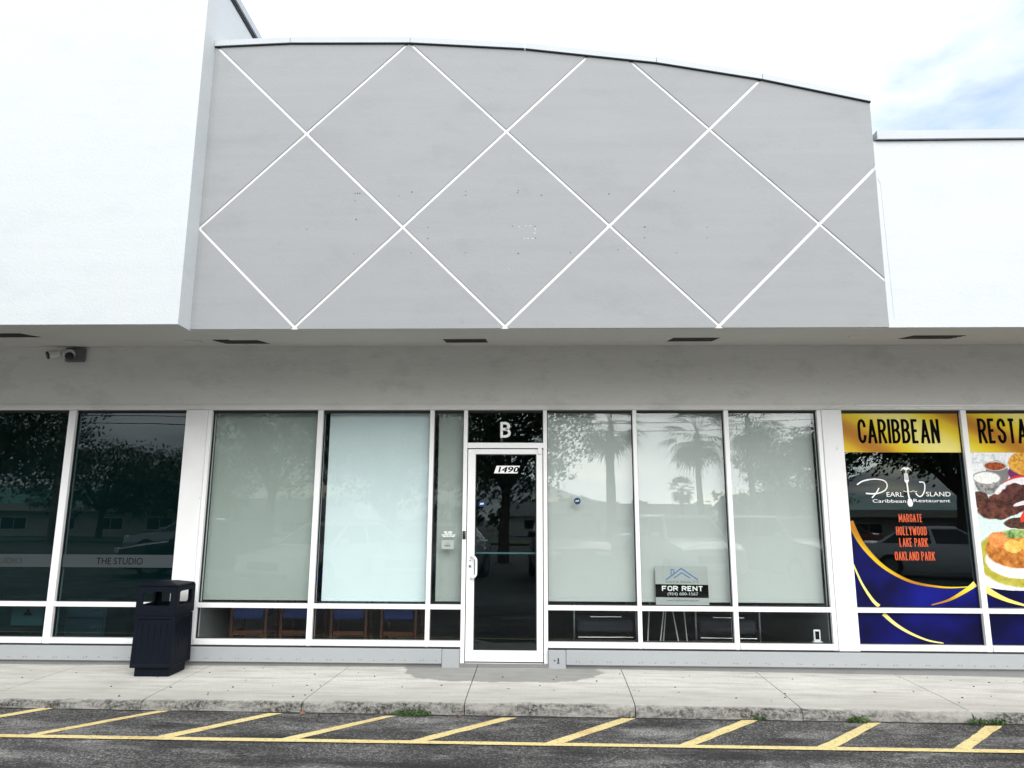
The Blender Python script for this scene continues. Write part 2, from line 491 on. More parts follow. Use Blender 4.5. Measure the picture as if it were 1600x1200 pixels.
def asphalt_mat():
    m, n, l, b = new_mat('asphalt')
    v = coords(n, l)
    vor = N(n, 'ShaderNodeTexVoronoi'); vor.inputs['Scale'].default_value = 95; l.new(v, vor.inputs['Vector'])
    chip = N(n, 'ShaderNodeSeparateColor'); l.new(vor.outputs['Color'], chip.inputs[0])
    agg = ramp(n, l, chip.outputs[0], [(0.0, (0.028, 0.028, 0.030)), (0.55, (0.062, 0.061, 0.062)), (0.85, (0.13, 0.125, 0.12)), (1.0, (0.22, 0.215, 0.20))])
    big = noise(n, l, v, 0.9, 7, 0.62)
    c = mixc(n, l, 1.0, agg, ramp(n, l, big, [(0.32, 0.55), (0.68, 1.5)]), 'MULTIPLY')
    worn = ramp(n, l, noise(n, l, coords(n, l, (0.7, 1.9, 1), (3, 1, 0)), 1.5, 8, 0.72), [(0.50, 0.0), (0.66, 0.95)])
    wf = math_(n, l, 'MULTIPLY', worn, ramp(n, l, noise(n, l, v, 60, 4, 0.75), [(0.40, 0.0), (0.6, 1.0)]))
    c = mixc(n, l, wf, c, (0.42, 0.415, 0.40))
    dark = ramp(n, l, noise(n, l, coords(n, l, (0.5, 2.2, 1), (9, 4, 0)), 1.3, 6, 0.6), [(0.52, 0.0), (0.66, 0.85)])
    c = mixc(n, l, dark, c, (0.018, 0.018, 0.019))
    l.new(c, b.inputs['Base Color'])
    b.inputs['Roughness'].default_value = 0.85
    b.inputs['Specular IOR Level'].default_value = 0.3
    h = math_(n, l, 'ADD', vor.outputs['Distance'], math_(n, l, 'MULTIPLY', noise(n, l, v, 25, 4), 0.7))
    bump(n, l, b, h, 0.7, 0.012)
    return m


def yellow_mat():
    m, n, l, b = new_mat('worn_yellow_paint')
    v = coords(n, l)
    c = mixc(n, l, noise(n, l, v, 3, 5), (0.62, 0.49, 0.20), (0.74, 0.63, 0.31))
    rust = ramp(n, l, noise(n, l, v, 2.3, 7, 0.7), [(0.55, 0.0), (0.72, 0.75)])
    c = mixc(n, l, rust, c, (0.50, 0.27, 0.09))
    wear = ramp(n, l, noise(n, l, v, 40, 6, 0.78), [(0.54, 0.0), (0.64, 0.9)])
    c = mixc(n, l, wear, c, (0.12, 0.11, 0.09))
    l.new(c, b.inputs['Base Color'])
    b.inputs['Roughness'].default_value = 0.8
    bump(n, l, b, noise(n, l, v, 90, 4), 0.5, 0.006)
    return m


def gold_mat():
    m, n, l, b = new_mat('gold_print')
    t = N(n, 'ShaderNodeTexCoord')
    v = coords(n, l, (1.0, 1, 1.6))
    wv = N(n, 'ShaderNodeTexWave', wave_type='BANDS', bands_direction='DIAGONAL', wave_profile='SIN')
    wv.inputs['Scale'].default_value = 0.42; wv.inputs['Distortion'].default_value = 2.2
    wv.inputs['Detail'].default_value = 1.0; wv.inputs['Phase Offset'].default_value = 2.6
    l.new(v, wv.inputs['Vector'])
    c = ramp(n, l, wv.outputs['Fac'], [(0.0, (0.42, 0.17, 0.008)), (0.2, (0.66, 0.42, 0.012)), (0.5, (0.74, 0.58, 0.02)), (1.0, (0.80, 0.72, 0.22))])
    l.new(c, b.inputs['Base Color'])
    b.inputs['Roughness'].default_value = 0.4; b.inputs['Specular IOR Level'].default_value = 0.2
    return m


def blue_mat():
    m, n, l, b = new_mat('blue_print')
    f = noise(n, l, coords(n, l), 1.6, 2)
    c = ramp(n, l, f, [(0.35, (0.002, 0.002, 0.03)), (0.7, (0.006, 0.009, 0.20))])
    l.new(c, b.inputs['Base Color'])
    b.inputs['Roughness'].default_value = 0.4; b.inputs['Specular IOR Level'].default_value = 0.12
    return m


def food_mat():
    """flat print of a plate photograph: overlapping ellipses of colour in object space (x, z in metres)"""
    m, n, l, b = new_mat('food_print')
    t = N(n, 'ShaderNodeTexCoord')
    s = N(n, 'ShaderNodeSeparateXYZ'); l.new(t.outputs['Object'], s.inputs[0])
    x0, z0 = s.outputs[0], s.outputs[2]
    wob = N(n, 'ShaderNodeTexNoise'); wob.inputs['Scale'].default_value = 9; wob.inputs['Detail'].default_value = 4
    l.new(t.outputs['Object'], wob.inputs['Vector'])
    ws = N(n, 'ShaderNodeSeparateColor'); l.new(wob.outputs['Color'], ws.inputs[0])
    fine = noise(n, l, t.outputs['Object'], 38, 6, 0.7)
    mid = noise(n, l, t.outputs['Object'], 14, 5, 0.65)

    def el(c, cx, cz, rx, rz, colr, w=0.05, rot=0.0, soft=0.05, cond=None):
        x = math_(n, l, 'ADD', x0, math_(n, l, 'MULTIPLY_ADD', ws.outputs[0], w, -w / 2 - cx))
        z = math_(n, l, 'ADD', z0, math_(n, l, 'MULTIPLY_ADD', ws.outputs[1], w, -w / 2 - cz))
        ca, sa = math.cos(rot), math.sin(rot)
        u = math_(n, l, 'ADD', math_(n, l, 'MULTIPLY', x, ca / rx), math_(n, l, 'MULTIPLY', z, sa / rx))
        q = math_(n, l, 'ADD', math_(n, l, 'MULTIPLY', x, -sa / rz), math_(n, l, 'MULTIPLY', z, ca / rz))
        d = math_(n, l, 'ADD', math_(n, l, 'MULTIPLY', u, u), math_(n, l, 'MULTIPLY', q, q))
        f = ramp(n, l, d, [(max(0.0, 1 - soft - 0.1), 1.0), (1.0, 0.0)])
        return mixc(n, l, f, c, colr)
    def two(a, bb, f=fine, lo=0.38, hi=0.62):
        return mixc(n, l, ramp(n, l, f, [(lo, 0.0), (hi, 1.0)]), a, bb)
    c = two((0.46, 0.50, 0.55), (0.80, 0.82, 0.84), mid, 0.35, 0.5)                       # marble table
    c = el(c, 4.90, 1.46, 0.52, 0.40, (0.60, 0.72, 0.70), 0.02)                            # plate
    c = el(c, 4.83, 1.915, 0.122, 0.13, (0.20, 0.19, 0.19), 0.0)                           # metal cup
    c = el(c, 4.815, 1.985, 0.128, 0.052, (0.55, 0.54, 0.52), 0.0)
    c = el(c, 4.815, 1.982, 0.112, 0.042, two((0.20, 0.02, 0.012), (0.42, 0.10, 0.02)), 0.02)
    c = el(c, 4.715, 1.80, 0.13, 0.115, two((0.10, 0.10, 0.10), (0.42, 0.42, 0.41), mid), 0.0)
    c = el(c, 4.712, 1.862, 0.152, 0.072, (0.30, 0.30, 0.30), 0.0)
    c = el(c, 4.714, 1.860, 0.138, 0.062, two((0.82, 0.84, 0.80), (0.10, 0.18, 0.06), noise(n, l, t.outputs['Object'], 30, 2), 0.66, 0.70), 0.0)
    c = el(c, 5.13, 1.90, 0.20, 0.12, (0.14, 0.02, 0.12), 0.04)                            # cabbage
    c = el(c, 5.14, 2.01, 0.20, 0.13, two((0.52, 0.20, 0.02), (0.80, 0.46, 0.07)), 0.02)    # rice
    c = el(c, 5.10, 1.70, 0.27, 0.20, (0.62, 0.03, 0.025), 0.02)                           # red pepper ring
    c = el(c, 4.99, 1.75, 0.235, 0.10, (0.80, 0.76, 0.78), 0.01, 0.35)                      # onion ring
    c = el(c, 4.62, 1.64, 0.09, 0.09, two((0.035, 0.016, 0.012), (0.12, 0.05, 0.03)), 0.05)
    c = el(c, 4.86, 1.585, 0.30, 0.135, two((0.035, 0.012, 0.010), (0.17, 0.055, 0.035), mid), 0.07, 0.28)   # jerk meat
    c = el(c, 5.02, 1.69, 0.19, 0.12, two((0.03, 0.010, 0.010), (0.13, 0.04, 0.03), mid), 0.07)
    c = el(c, 5.04, 1.40, 0.22, 0.06, two((0.03, 0.014, 0.012), (0.12, 0.05, 0.03)), 0.05)
    c = el(c, 5.06, 1.61, 0.12, 0.022, (0.74, 0.70, 0.72), 0.02, 0.3)
    c = el(c, 5.07, 1.49, 0.10, 0.04, (0.70, 0.04, 0.02), 0.01, 0.9)
    c = el(c, 4.98, 1.05, 0.50, 0.30, two((0.36, 0.33, 0.03), (0.46, 0.42, 0.07), mid), 0.02)   # green sauce
    c = el(c, 4.93, 1.03, 0.335, 0.185, two((0.70, 0.68, 0.62), (0.86, 0.85, 0.82)), 0.02)   # rice cake
    c = el(c, 4.93, 1.13, 0.325, 0.185, two((0.30, 0.085, 0.012), (0.62, 0.25, 0.05), mid), 0.03)
    c = el(c, 4.80, 1.235, 0.15, 0.085, two((0.60, 0.14, 0.03), (0.74, 0.34, 0.10), mid), 0.06)
    c = el(c, 4.90, 1.17, 0.10, 0.065, two((0.72, 0.36, 0.04), (0.84, 0.56, 0.16), mid), 0.03)  # shrimp
    c = el(c, 5.06, 1.19, 0.10, 0.075, two((0.72, 0.36, 0.04), (0.84, 0.56, 0.16), mid), 0.03)
    c = el(c, 4.93, 1.29, 0.11, 0.052, two((0.06, 0.16, 0.025), (0.42, 0.60, 0.22), mid), 0.08)   # garnish
    gl = ramp(n, l, noise(n, l, coords(n, l, (1, 1, 1), (7, 0, 3)), 55, 6, 0.8), [(0.30, 0.45), (0.5, 1.0), (0.72, 1.5)])
    c = mixc(n, l, 0.45, c, gl, 'MULTIPLY')
    l.new(c, b.inputs['Base Color'])
    b.inputs['Roughness'].default_value = 0.4; b.inputs['Specular IOR Level'].default_value = 0.2
    return m


M['concrete'] = concrete_mat()
M['asphalt'] = asphalt_mat()
M['yellow'] = yellow_mat()
M['gold'] = gold_mat()
M['blue'] = blue_mat()
M['food'] = food_mat()

# ---------------------------------------------------------------- lettering
_bf = {}


def text_mesh(s, box, y, name, mat, parent, shear=0.0, depth=0.0012):
    """word in the built-in font, fitted to box (x0,x1,z0,z1) on the plane y, facing -Y"""
    cu = bpy.data.curves.new('lettering', 'FONT')
    cu.body = s
    cu.resolution_u = 3
    tmp = bpy.data.objects.new('lettering', cu)
    COL.objects.link(tmp)
    bpy.context.view_layer.update()
    dg = bpy.context.evaluated_depsgraph_get()
    me0 = bpy.data.meshes.new_from_object(tmp.evaluated_get(dg))
    bpy.data.objects.remove(tmp)
    bpy.data.curves.remove(cu)
    vs = [v.co.copy() for v in me0.vertices]
    fs = [tuple(p.vertices) for p in me0.polygons]
    bpy.data.meshes.remove(me0)
    xs = [v.x + shear * v.y for v in vs]; ys = [v.y for v in vs]
    a, b_, c, d = min(xs), max(xs), min(ys), max(ys)
    x0, x1, z0, z1 = box
    pv = [(x0 + (x - a) / (b_ - a) * (x1 - x0), y, z0 + (q - c) / (d - c) * (z1 - z0)) for x, q in zip(xs, ys)]
    mb = MB(); mb.add(pv, fs)
    return mb.build(name, mat, parent)


def arc(cx, cz, rx, rz, a0, a1, n=12):
    return [(cx + rx * math.cos(R(a0 + (a1 - a0) * i / n)), cz + rz * math.sin(R(a0 + (a1 - a0) * i / n))) for i in range(n + 1)]


def glyph(ch, w):
    r = w / 2
    k = 0.30                      # corner height of the condensed bowls
    if ch == 'O': return [arc(r, 1 - k, r, k, 0, 180) + arc(r, k, r, k, 180, 360) + [(w, 1 - k)]]
    if ch == 'C': return [[(w, 0.68)] + arc(r, 1 - k, r, k, 0, 180) + arc(r, k, r, k, 180, 360) + [(w, 0.32)]]
    if ch == 'G': return [[(w, 0.70)] + arc(r, 1 - k, r, k, 0, 180) + arc(r, k, r, k, 180, 360) + [(w, 0.48), (r, 0.48)]]
    if ch == 'D': return [[(0, 0), (0, 1)] + arc(w * 0.35, 1 - k, w * 0.65, k, 90, 0) + arc(w * 0.35, k, w * 0.65, k, 0, -90) + [(0, 0)]]
    if ch == 'B': return [[(0, 0), (0, 1)] + arc(w * 0.4, 0.77, w * 0.55, 0.23, 90, -90) + arc(w * 0.4, 0.27, w * 0.6, 0.27, 90, -90) + [(0, 0)], [(0, 0.54), (w * 0.5, 0.54)]]
    if ch == 'P': return [[(0, 0), (0, 1)] + arc(w * 0.4, 0.74, w * 0.6, 0.26, 90, -90) + [(0, 0.48)]]
    if ch == 'R': return [[(0, 0), (0, 1)] + arc(w * 0.4, 0.75, w * 0.6, 0.25, 90, -90) + [(0, 0.50)], [(w * 0.45, 0.50), (w, 0)]]
    if ch == 'A': return [[(0, 0), (r, 1), (w, 0)], [(w * 0.18, 0.28), (w * 0.82, 0.28)]]
    if ch == 'E': return [[(w, 1), (0, 1), (0, 0), (w, 0)], [(0, 0.52), (w * 0.85, 0.52)]]
    if ch == 'F': return [[(w, 1), (0, 1), (0, 0)], [(0, 0.50), (w * 0.8, 0.50)]]
    if ch == 'H': return [[(0, 0), (0, 1)], [(w, 0), (w, 1)], [(0, 0.52), (w, 0.52)]]
    if ch == 'I': return [[(0, 0), (0, 1)]]
    if ch == 'K': return [[(0, 0), (0, 1)], [(w, 1), (0, 0.40)], [(w * 0.32, 0.58), (w, 0)]]
    if ch == 'L': return [[(0, 1), (0, 0), (w, 0)]]
    if ch == 'M': return [[(0, 0), (0, 1), (r, 0.25), (w, 1), (w, 0)]]
    if ch == 'N': return [[(0, 0), (0, 1), (w, 0), (w, 1)]]
    if ch == 'S': return [[(w, 0.70)] + arc(r, 0.76, r, 0.24, 0, 180, 8) + [(w * 0.12, 0.62), (w * 0.88, 0.40)] + arc(r, 0.24, r, 0.24, 0, -180, 8) + [(0, 0.30)]]
    if ch == 'T': return [[(0, 1), (w, 1)], [(r, 1), (r, 0)]]
    if ch == 'U': return [[(0, 1)] + arc(r, k, r, k, 180, 360) + [(w, 1)]]
    if ch == 'W': return [[(0, 1), (w * 0.25, 0), (r, 0.8), (w * 0.75, 0), (w, 1)]]
    if ch == 'Y': return [[(0, 1), (r, 0.45), (w, 1)], [(r, 0.45), (r, 0)]]
    return []


def strokes(mb, pts, t, y0, zlo=-9, zhi=9):
    """even-width stroke: split where the direction turns back sharply so that no end tapers"""
    pts = [tuple(p) for p in pts]
    if (Vector(pts[0]) - Vector(pts[-1])).length > 1e-6:
        for i, j in ((0, 1), (-1, -2)):
            d = Vector(pts[i]) - Vector(pts[j])
            if abs(d.y) > abs(d.x) * 1.2 and (pts[i][1] < zlo or pts[i][1] > zhi): pts[i] = tuple(Vector(pts[i]) + d.normalized() * t * .5)
    cur = [pts[0]]
    k = 0
    for i in range(1, len(pts)):
        cur.append(pts[i])
        if i < len(pts) - 1:
            a = Vector(pts[i]) - Vector(pts[i - 1]); b_ = Vector(pts[i + 1]) - Vector(pts[i])
            if a.length > 1e-6 and b_.length > 1e-6 and a.angle(b_) > R(100):
                ribbon(mb, cur[:-1] + [tuple(Vector(cur[-1]) + a.normalized() * t * .35)], t, y0 - 0.00015 * k); k += 1
                cur = [tuple(Vector(pts[i]) - b_.normalized() * t * .35)]
    ribbon(mb, cur, t, y0 - 0.00015 * k)


def ribbon(mb, pts, t, y, closed=False):
    P = [Vector((p[0], p[1])) for p in pts]
    Q = [P[0]]
    for p in P[1:]:
        if (p - Q[-1]).length > 1e-6: Q.append(p)
    P = Q
    if len(P) < 2: return
    if (P[0] - P[-1]).length < 1e-6: closed = True; P = P[:-1]
    n = len(P)
    ts = t if isinstance(t, (list, tuple)) else [t] * n
    L_, R_ = [], []
    for i in range(n):
        if closed: a, b_ = P[i - 1], P[(i + 1) % n]
        else: a, b_ = P[max(0, i - 1)], P[min(n - 1, i + 1)]
        d1 = (P[i] - a).normalized() if (P[i] - a).length > 1e-9 else (b_ - P[i]).normalized()
        d2 = (b_ - P[i]).normalized() if (b_ - P[i]).length > 1e-9 else d1
        n1 = Vector((-d1.y, d1.x)); n2 = Vector((-d2.y, d2.x))
        mv = (n1 + n2)
        if mv.length < 1e-6: mv = n1
        mv.normalize()
        k = min(1.8, 1 / max(0.3, mv.dot(n1)))
        L_.append(P[i] + mv * ts[min(i, len(ts) - 1)] / 2 * k); R_.append(P[i] - mv * ts[min(i, len(ts) - 1)] / 2 * k)
    vs = [(p.x, y, p.y) for p in L_] + [(p.x, y, p.y) for p in R_]
    m = n if closed else n - 1
    fs = [(i, n + i, n + (i + 1) % n, (i + 1) % n) for i in range(m)]
    mb.add(vs, fs)


def condensed(s, box, y, name, mat, parent, tk=0.115, w=0.25, gap=0.055, clip=None):
    """condensed poster capitals drawn as strokes of even width, fitted to box"""
    x0, x1, z0, z1 = box
    h = z1 - z0
    adv, lay = 0.0, []
    for ch in s:
        gw = {'I': 0.0, 'M': w * 1.45, 'W': w * 1.6, ' ': w * 0.55, 'A': w * 1.12, 'T': w, 'L': w * 0.85, 'E': w * 0.85}.get(ch, w)
        lay.append((ch, adv, gw)); adv += gw + gap + tk * (0.0 if ch == ' ' else 1.0)
    tot = adv - gap
    sx = (x1 - x0) / tot
    mb = MB(); e = 0
    for ch, a, gw in lay:
        for st in glyph(ch, gw):
            pts = [(x0 + a * sx + (tk / 2) * h + px * (sx * (gw + tk) - tk * h) / max(gw, 1e-6), z0 + (tk / 2 + pz * (1 - tk)) * h) for px, pz in st]
            strokes(mb, pts, tk * h, y - 0.0005 * (e % 3), z0 + h * .12, z1 - h * .12); e += 1
    return mb.build(name, mat, parent)


# ================================================================ SETTING
def az(x):                                       # asphalt falls gently to the right
    return -0.13 - 0.004 * max(-12, min(12, x))


def sz(x, y=0):                                  # pavement surface
    return -0.03 - 0.009 * max(0.0, min(12, x)) - 0.003 * max(0.0, min(6, -x))


xs = [-300, -60, -12, -6, 0, 6, 12, 60, 300]
ys = [-300, -60, -20, -10, -4, -1.3, 40, 300]
g = MB()
g.add([(x, y, az(x)) for y in ys for x in xs],
      [(j * len(xs) + i, j * len(xs) + i + 1, (j + 1) * len(xs) + i + 1, (j + 1) * len(xs) + i) for j in range(len(ys) - 1) for i in range(len(xs) - 1)])
lot = tag(g.build('parking_lot', M['asphalt']), 'worn dark asphalt parking lot in front of the plaza', 'parking lot', kind='structure')

for q in [[(-3.04, -1.477), (-2.942, -1.471), (-3.541, -2.159), (-3.641, -2.164)], [(-2.123, -1.499), (-2.006, -1.492), (-2.576, -2.165), (-2.716, -2.173)],
          [(-1.166, -1.518), (-1.079, -1.513), (-1.682, -2.16), (-1.813, -2.167)], [(-0.235, -1.519), (-0.113, -1.512), (-0.754, -2.153), (-0.881, -2.16)],
          [(0.713, -1.482), (0.836, -1.475), (0.202, -2.158), (0.071, -2.165)], [(1.668, -1.481), (1.801, -1.473), (1.136, -2.15), (1.014, -2.156)],
          [(2.642, -1.496), (2.749, -1.49), (2.112, -2.153), (1.972, -2.16)], [(3.53, -1.532), (3.667, -1.524), (3.069, -2.114), (2.947, -2.121)],
          [(-4.02, -1.46), (-3.90, -1.455), (-4.49, -2.155), (-4.60, -2.16)], [(4.46, -1.53), (4.60, -1.52), (4.00, -2.11), (3.87, -2.12)]]:
    n = 9
    L1 = [Vector(q[0]).lerp(Vector(q[3]), i / n) for i in range(n + 1)]
    L2 = [Vector(q[1]).lerp(Vector(q[2]), i / n) for i in range(n + 1)]
    jit = lambda p: (p.x + random.uniform(-.006, .006), p.y + random.uniform(-.004, .004))
    A = [jit(p) for p in L1]; B = [jit(p) for p in L2]
    mb = MB()
    mb.add([(x, y, az(x) + 0.004) for x, y in A + B], [(i, i + 1, n + 2 + i, n + 1 + i) for i in range(n)])
    mb.build('hatch_stripe', M['yellow'], lot)
pts = [(-9 + 18 * i / 60) for i in range(61)]
f0 = lambda x: -2.127 + 0.0055 * x
mb = MB()
A = [(x, f0(x) - 0.022 + random.uniform(-.004, .004)) for x in pts]
B = [(x, f0(x) - 0.092 + random.uniform(-.004, .004)) for x in pts]
mb.add([(x, y, az(x) + 0.008) for x, y in A + B], [(i, 61 + i, 62 + i, i + 1) for i in range(60)])
mb.build('edge_line', M['yellow'], lot)

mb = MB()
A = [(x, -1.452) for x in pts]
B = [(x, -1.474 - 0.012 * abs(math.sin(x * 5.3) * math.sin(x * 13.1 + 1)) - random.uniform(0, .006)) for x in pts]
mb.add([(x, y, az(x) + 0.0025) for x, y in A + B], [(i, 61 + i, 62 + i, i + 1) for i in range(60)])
mb.build('kerb_shade_seam', M['seam_shade_dirt'], lot)  # dark strip: painted occlusion shade plus debris along the kerb foot

# pavement: one cast slab per bay, open joints between, worn outer lip
joints = [-9.2, -7.7, -5.95, -4.56, -3.19, -1.87, -0.545, 0.83, 2.155, 3.49, 4.85, 6.2, 7.6, 9.2]
lean = [0, 0, 0, 0.02, -0.05, 0.045, 0.0, 0.06, 0.06, 0.08, 0.05, 0, 0, 0]
walk = empty('sidewalk', (0, 0, 0), label='pale concrete sidewalk with stained kerb along the shopfronts', cat='sidewalk', kind='structure')


def kerb_profile(x):
    k = 0.006 * math.sin(x * 9.1) + 0.004 * math.sin(x * 23.7 + 1)
    return k


for j in range(len(joints) - 1):
    gx = 0.004
    nx = 14
    mb = MB()
    rows = []
    prof = [(0.30, 0.0), (-0.35, 0.0), (-0.95, 0.0), (-1.36, -0.004), (-1.42, -0.010), (-1.444, -0.022), (-1.456, -0.045), (-1.463, -0.30)]
    for i in range(nx + 1):
        t = i / nx
        row = []
        for k, (yy, dz) in enumerate(prof):
            f = max(0, min(1, -yy / 1.46))
            xa = joints[j] + gx + lean[j] * (1 - f); xb = joints[j + 1] - gx + lean[j + 1] * (1 - f)
            x = xa + (xb - xa) * t
            chip = kerb_profile(x + j * 0.37)
            row.append((x, yy + (chip if 4 <= k <= 6 else 0), sz(x) + dz + (chip * 0.8 if 4 <= k <= 5 else 0)))
        rows.append(row)
    m_ = len(prof)
    vs = [p for r_ in rows for p in r_]
    fs = [(i * m_ + k, i * m_ + k + 1, (i + 1) * m_ + k + 1, (i + 1) * m_ + k) for i in range(nx) for k in range(m_ - 1)]
    # end faces
    base = len(vs)
    for e, i in ((0, 0), (1, nx)):
        vs += [(p[0], p[1], az(p[0]) - 0.15) for p in rows[i]]
        for k in range(m_ - 1):
            a, b_ = i * m_ + k, i * m_ + k + 1
            c_, d_ = base + e * m_ + k + 1, base + e * m_ + k
            fs.append((a, d_, c_, b_) if e == 0 else (a, b_, c_, d_))
    mb.add(vs, fs)
    mb.build('slab', M['concrete'], walk, smooth=True, angle=50)

# ================================================================ BUILDING
bld = empty('plaza_building', (0, 0, 0), label='flat roofed shopping plaza with grey diamond panelled parapet between white walls', cat='building')
YP = -1.53                        # parapet plane
PX0, PX1, PZ0 = -3.03, 3.085, 3.068
XC, ZC, RC = -2.0, 5.945 - 19.3, 19.3


def arch(x):
    return ZC + math.sqrt(RC * RC - (x - XC) ** 2)


facets = [-3.03, -2.3, -1.15, -0.06, 1.17, 2.14, 3.112]
CAPH = 0.066
region = [(PX0, PZ0), (PX1, PZ0)] + [(x if x < 3.1 else PX1 + 0.022, arch(x) - CAPH) for x in reversed(facets)]


def clip(poly, a, b_, c):
    """keep a*x+b*z>=c"""
    out = []
    for i in range(len(poly)):
        p, q = poly[i], poly[(i + 1) % len(poly)]
        dp, dq = a * p[0] + b_ * p[1] - c, a * q[0] + b_ * q[1] - c
        if dp >= 0: out.append(p)
        if dp * dq < 0:
            t = dp / (dp - dq)
            out.append((p[0] + t * (q[0] - p[0]), p[1] + t * (q[1] - p[1])))
    return out


# white backing wall and the diamond render panels standing 14 mm proud of it
mb = MB()
mb.prism_xz([(x, z) for x, z in region], YP + 0.009, YP + 0.04)
mb.prism_xz([(x, max(z, 3.25)) for x, z in region], YP + 0.0402, YP + 0.22)
mb.build('parapet_wall', M['reveal_paint'], bld)
LX, LZ, LD = -2.095, 4.019, 0.932            # a crossing of the grooves and the half diagonal
gw = 0.0135
u0 = LX + LZ
v0 = LX - LZ
# crossings sit at x = LX + i*LD, z = LZ + j*LD with i+j odd
o_u = u0 + LD; o_v = v0 + LD
for a in range(-6, 7):
    for b_ in range(-6, 7):
        u_lo, u_hi = o_u + 2 * LD * a, o_u + 2 * LD * (a + 1)
        v_lo, v_hi = o_v + 2 * LD * b_, o_v + 2 * LD * (b_ + 1)
        p = region
        e = gw * math.sqrt(2)
        p = clip(p, 1, 1, u_lo + e)
        if len(p) > 2: p = clip(p, -1, -1, -(u_hi - e))
        if len(p) > 2: p = clip(p, 1, -1, v_lo + e)
        if len(p) > 2: p = clip(p, -1, 1, -(v_hi - e))
        if len(p) > 2:
            ar = abs(sum(p[i][0] * p[(i + 1) % len(p)][1] - p[(i + 1) % len(p)][0] * p[i][1] for i in range(len(p)))) / 2
            if ar > 0.004:
                MB().prism_xz(p, YP, YP + 0.0086).build('render_panel', M['grey_render'], bld)
# sheet metal coping along the arch, one length per facet, over a dark strip that paints in the shadow line beneath
for i in range(len(facets) - 1):
    xa, xb = facets[i] + 0.002, facets[i + 1] - 0.002
    za, zb = arch(xa), arch(xb)
    MB().prism_xz([(xa, za - CAPH + 0.0075), (xb, zb - CAPH + 0.0075), (xb, zb), (xa, za)], YP - 0.024, YP + 0.26).build('coping', M['coping_metal'], bld)
    MB().prism_xz([(xa, za - CAPH + 0.0005), (xb, zb - CAPH + 0.0005), (xb, zb - CAPH + 0.0072), (xa, za - CAPH + 0.0072)], YP - 0.012, YP + 0.24).build('cap_shadow_trim', M['dark_gap'], bld)
# old sign anchor holes and filler patches in the grey wall
mb = MB()
for x, z in [(-1.611, 4.347), (-1.587, 4.347), (-1.567, 4.347), (-1.608, 4.272), (-1.207, 4.319), (-1.091, 4.355), (-0.599, 4.357), (-0.598, 4.319), (-0.118, 4.359), (-0.124, 4.34), (0.091, 4.313), (-1.591, 4.092), (-0.935, 4.01), (-0.933, 3.906), (-0.169, 4.019), (0.033, 4.012), (0.038, 3.902), (-1.599, 3.764), (-1.082, 3.77), (-0.59, 3.767), (-0.117, 3.758), (0.349, 3.761), (0.773, 3.788), (0.702, 4.32), (1.015, 4.001), (1.012, 3.898), (-2.034, 4.003), (1.569, 3.994), (1.565, 3.891), (1.287, 4.34), (1.288, 3.755)]:
    r_ = random.uniform(0.0035, 0.0062)
    mb.prism_xz([(x + r_ * math.cos(t), z + r_ * math.sin(t)) for t in [k * math.pi / 4 for k in range(8)]], YP - 0.0015, YP + 0.004)
tag(mb.build('anchor_holes', M['dark_gap'], bld), kind='stuff')
mb = MB()
for x, z, a, b_ in [(-0.11, 4.012, .012, .012), (-0.05, 4.018, .016, .006), (-0.01, 4.02, .022, .006), (0.036, 3.99, .008, .03), (0.028, 3.95, .01, .02), (-0.03, 3.90, .018, .008), (0.01, 3.898, .02, .009), (-0.06, 3.90, .02, .007), (-0.16, 4.03, .006, .006), (-0.2, 3.61, .012, .006), (0.86, 3.80, .01, .006)]:
    mb.prism_xz([(x + .6 * a * math.cos(t) * random.uniform(.7, 1.2), z + .6 * b_ * math.sin(t) * random.uniform(.7, 1.2)) for t in [k * math.pi / 4 for k in range(8)]], YP - 0.001, YP + 0.004)
tag(mb.build('filler_patches', M['filler'], bld), kind='stuff')

# white tower on the left
TY, TX0, TZ1 = -1.745, -9.5, 6.56
mb = MB()
mb.box(TX0, PX0, TY, TY + .03, 3.056, TZ1)
mb.box(TX0 + .001, PX0 - .0301, TY + .0302, TY + .2, 3.30, TZ1)
mb.box(PX0 - .03, PX0, TY + .0301, YP + .03, 3.056, TZ1)
mb.box(PX0 - .2, PX0, YP + .0301, 7.0, 3.45, TZ1)
mb.box(TX0, TX0 + .2, TY + .2001, 7.0, 3.45, TZ1)
mb.box(TX0 + .201, PX0 - .201, TY + .201, 7.0, TZ1 - .3, TZ1 - .1)
mb.build('tower_wall', M['white_render'], bld)
MB().box(TX0 - .03, PX0 + .030, TY - .03, 7.03, TZ1 + 0.045, TZ1 + 0.13).build('coping', M['coping_metal'], bld)
MB().box(TX0 - .01, PX0 + .012, TY - .012, 7.01, TZ1 - 0.004, TZ1 + 0.043).build('cap_shadow_trim', M['dark_gap'], bld)
# lower white wall on the right
WZ = 4.812
mb = MB()
mb.box(PX1 + 0.004, 9.5, YP + 0.004, YP + 0.04, 3.066, WZ)
mb.box(PX1 + 0.004, 9.5, YP + 0.0402, YP + 0.22, 3.25, WZ)
mb.build('white_wall', M['white_render'], bld)
MB().box(PX1 + 0.045, 9.55, YP - 0.03, YP + 0.26, WZ + 0.0055, WZ + 0.088).build('coping', M['coping_metal'], bld)
MB().box(PX1 + 0.03, 9.52, YP - 0.006, YP + 0.24, WZ + 0.0005, WZ + 0.005).build('cap_shadow_trim', M['dark_gap'], bld)  # dark strip standing in for the shade under this coping
# hairline control joint moulding beside the grey wall
mb = MB()
mb.tube([(PX1 + .055, YP + 0.003, 3.15), (PX1 + .05, YP + 0.003, 4.4), (PX1 + .03, YP + 0.003, 4.45)], 0.0022, 5)
mb.build('caulk_line', M['white_render'], bld)

# soffit sloping up from the parapet to the header
def soff(y): return 3.064 + (y - YP - 0.003) * (3.275 - 3.064) / 1.527


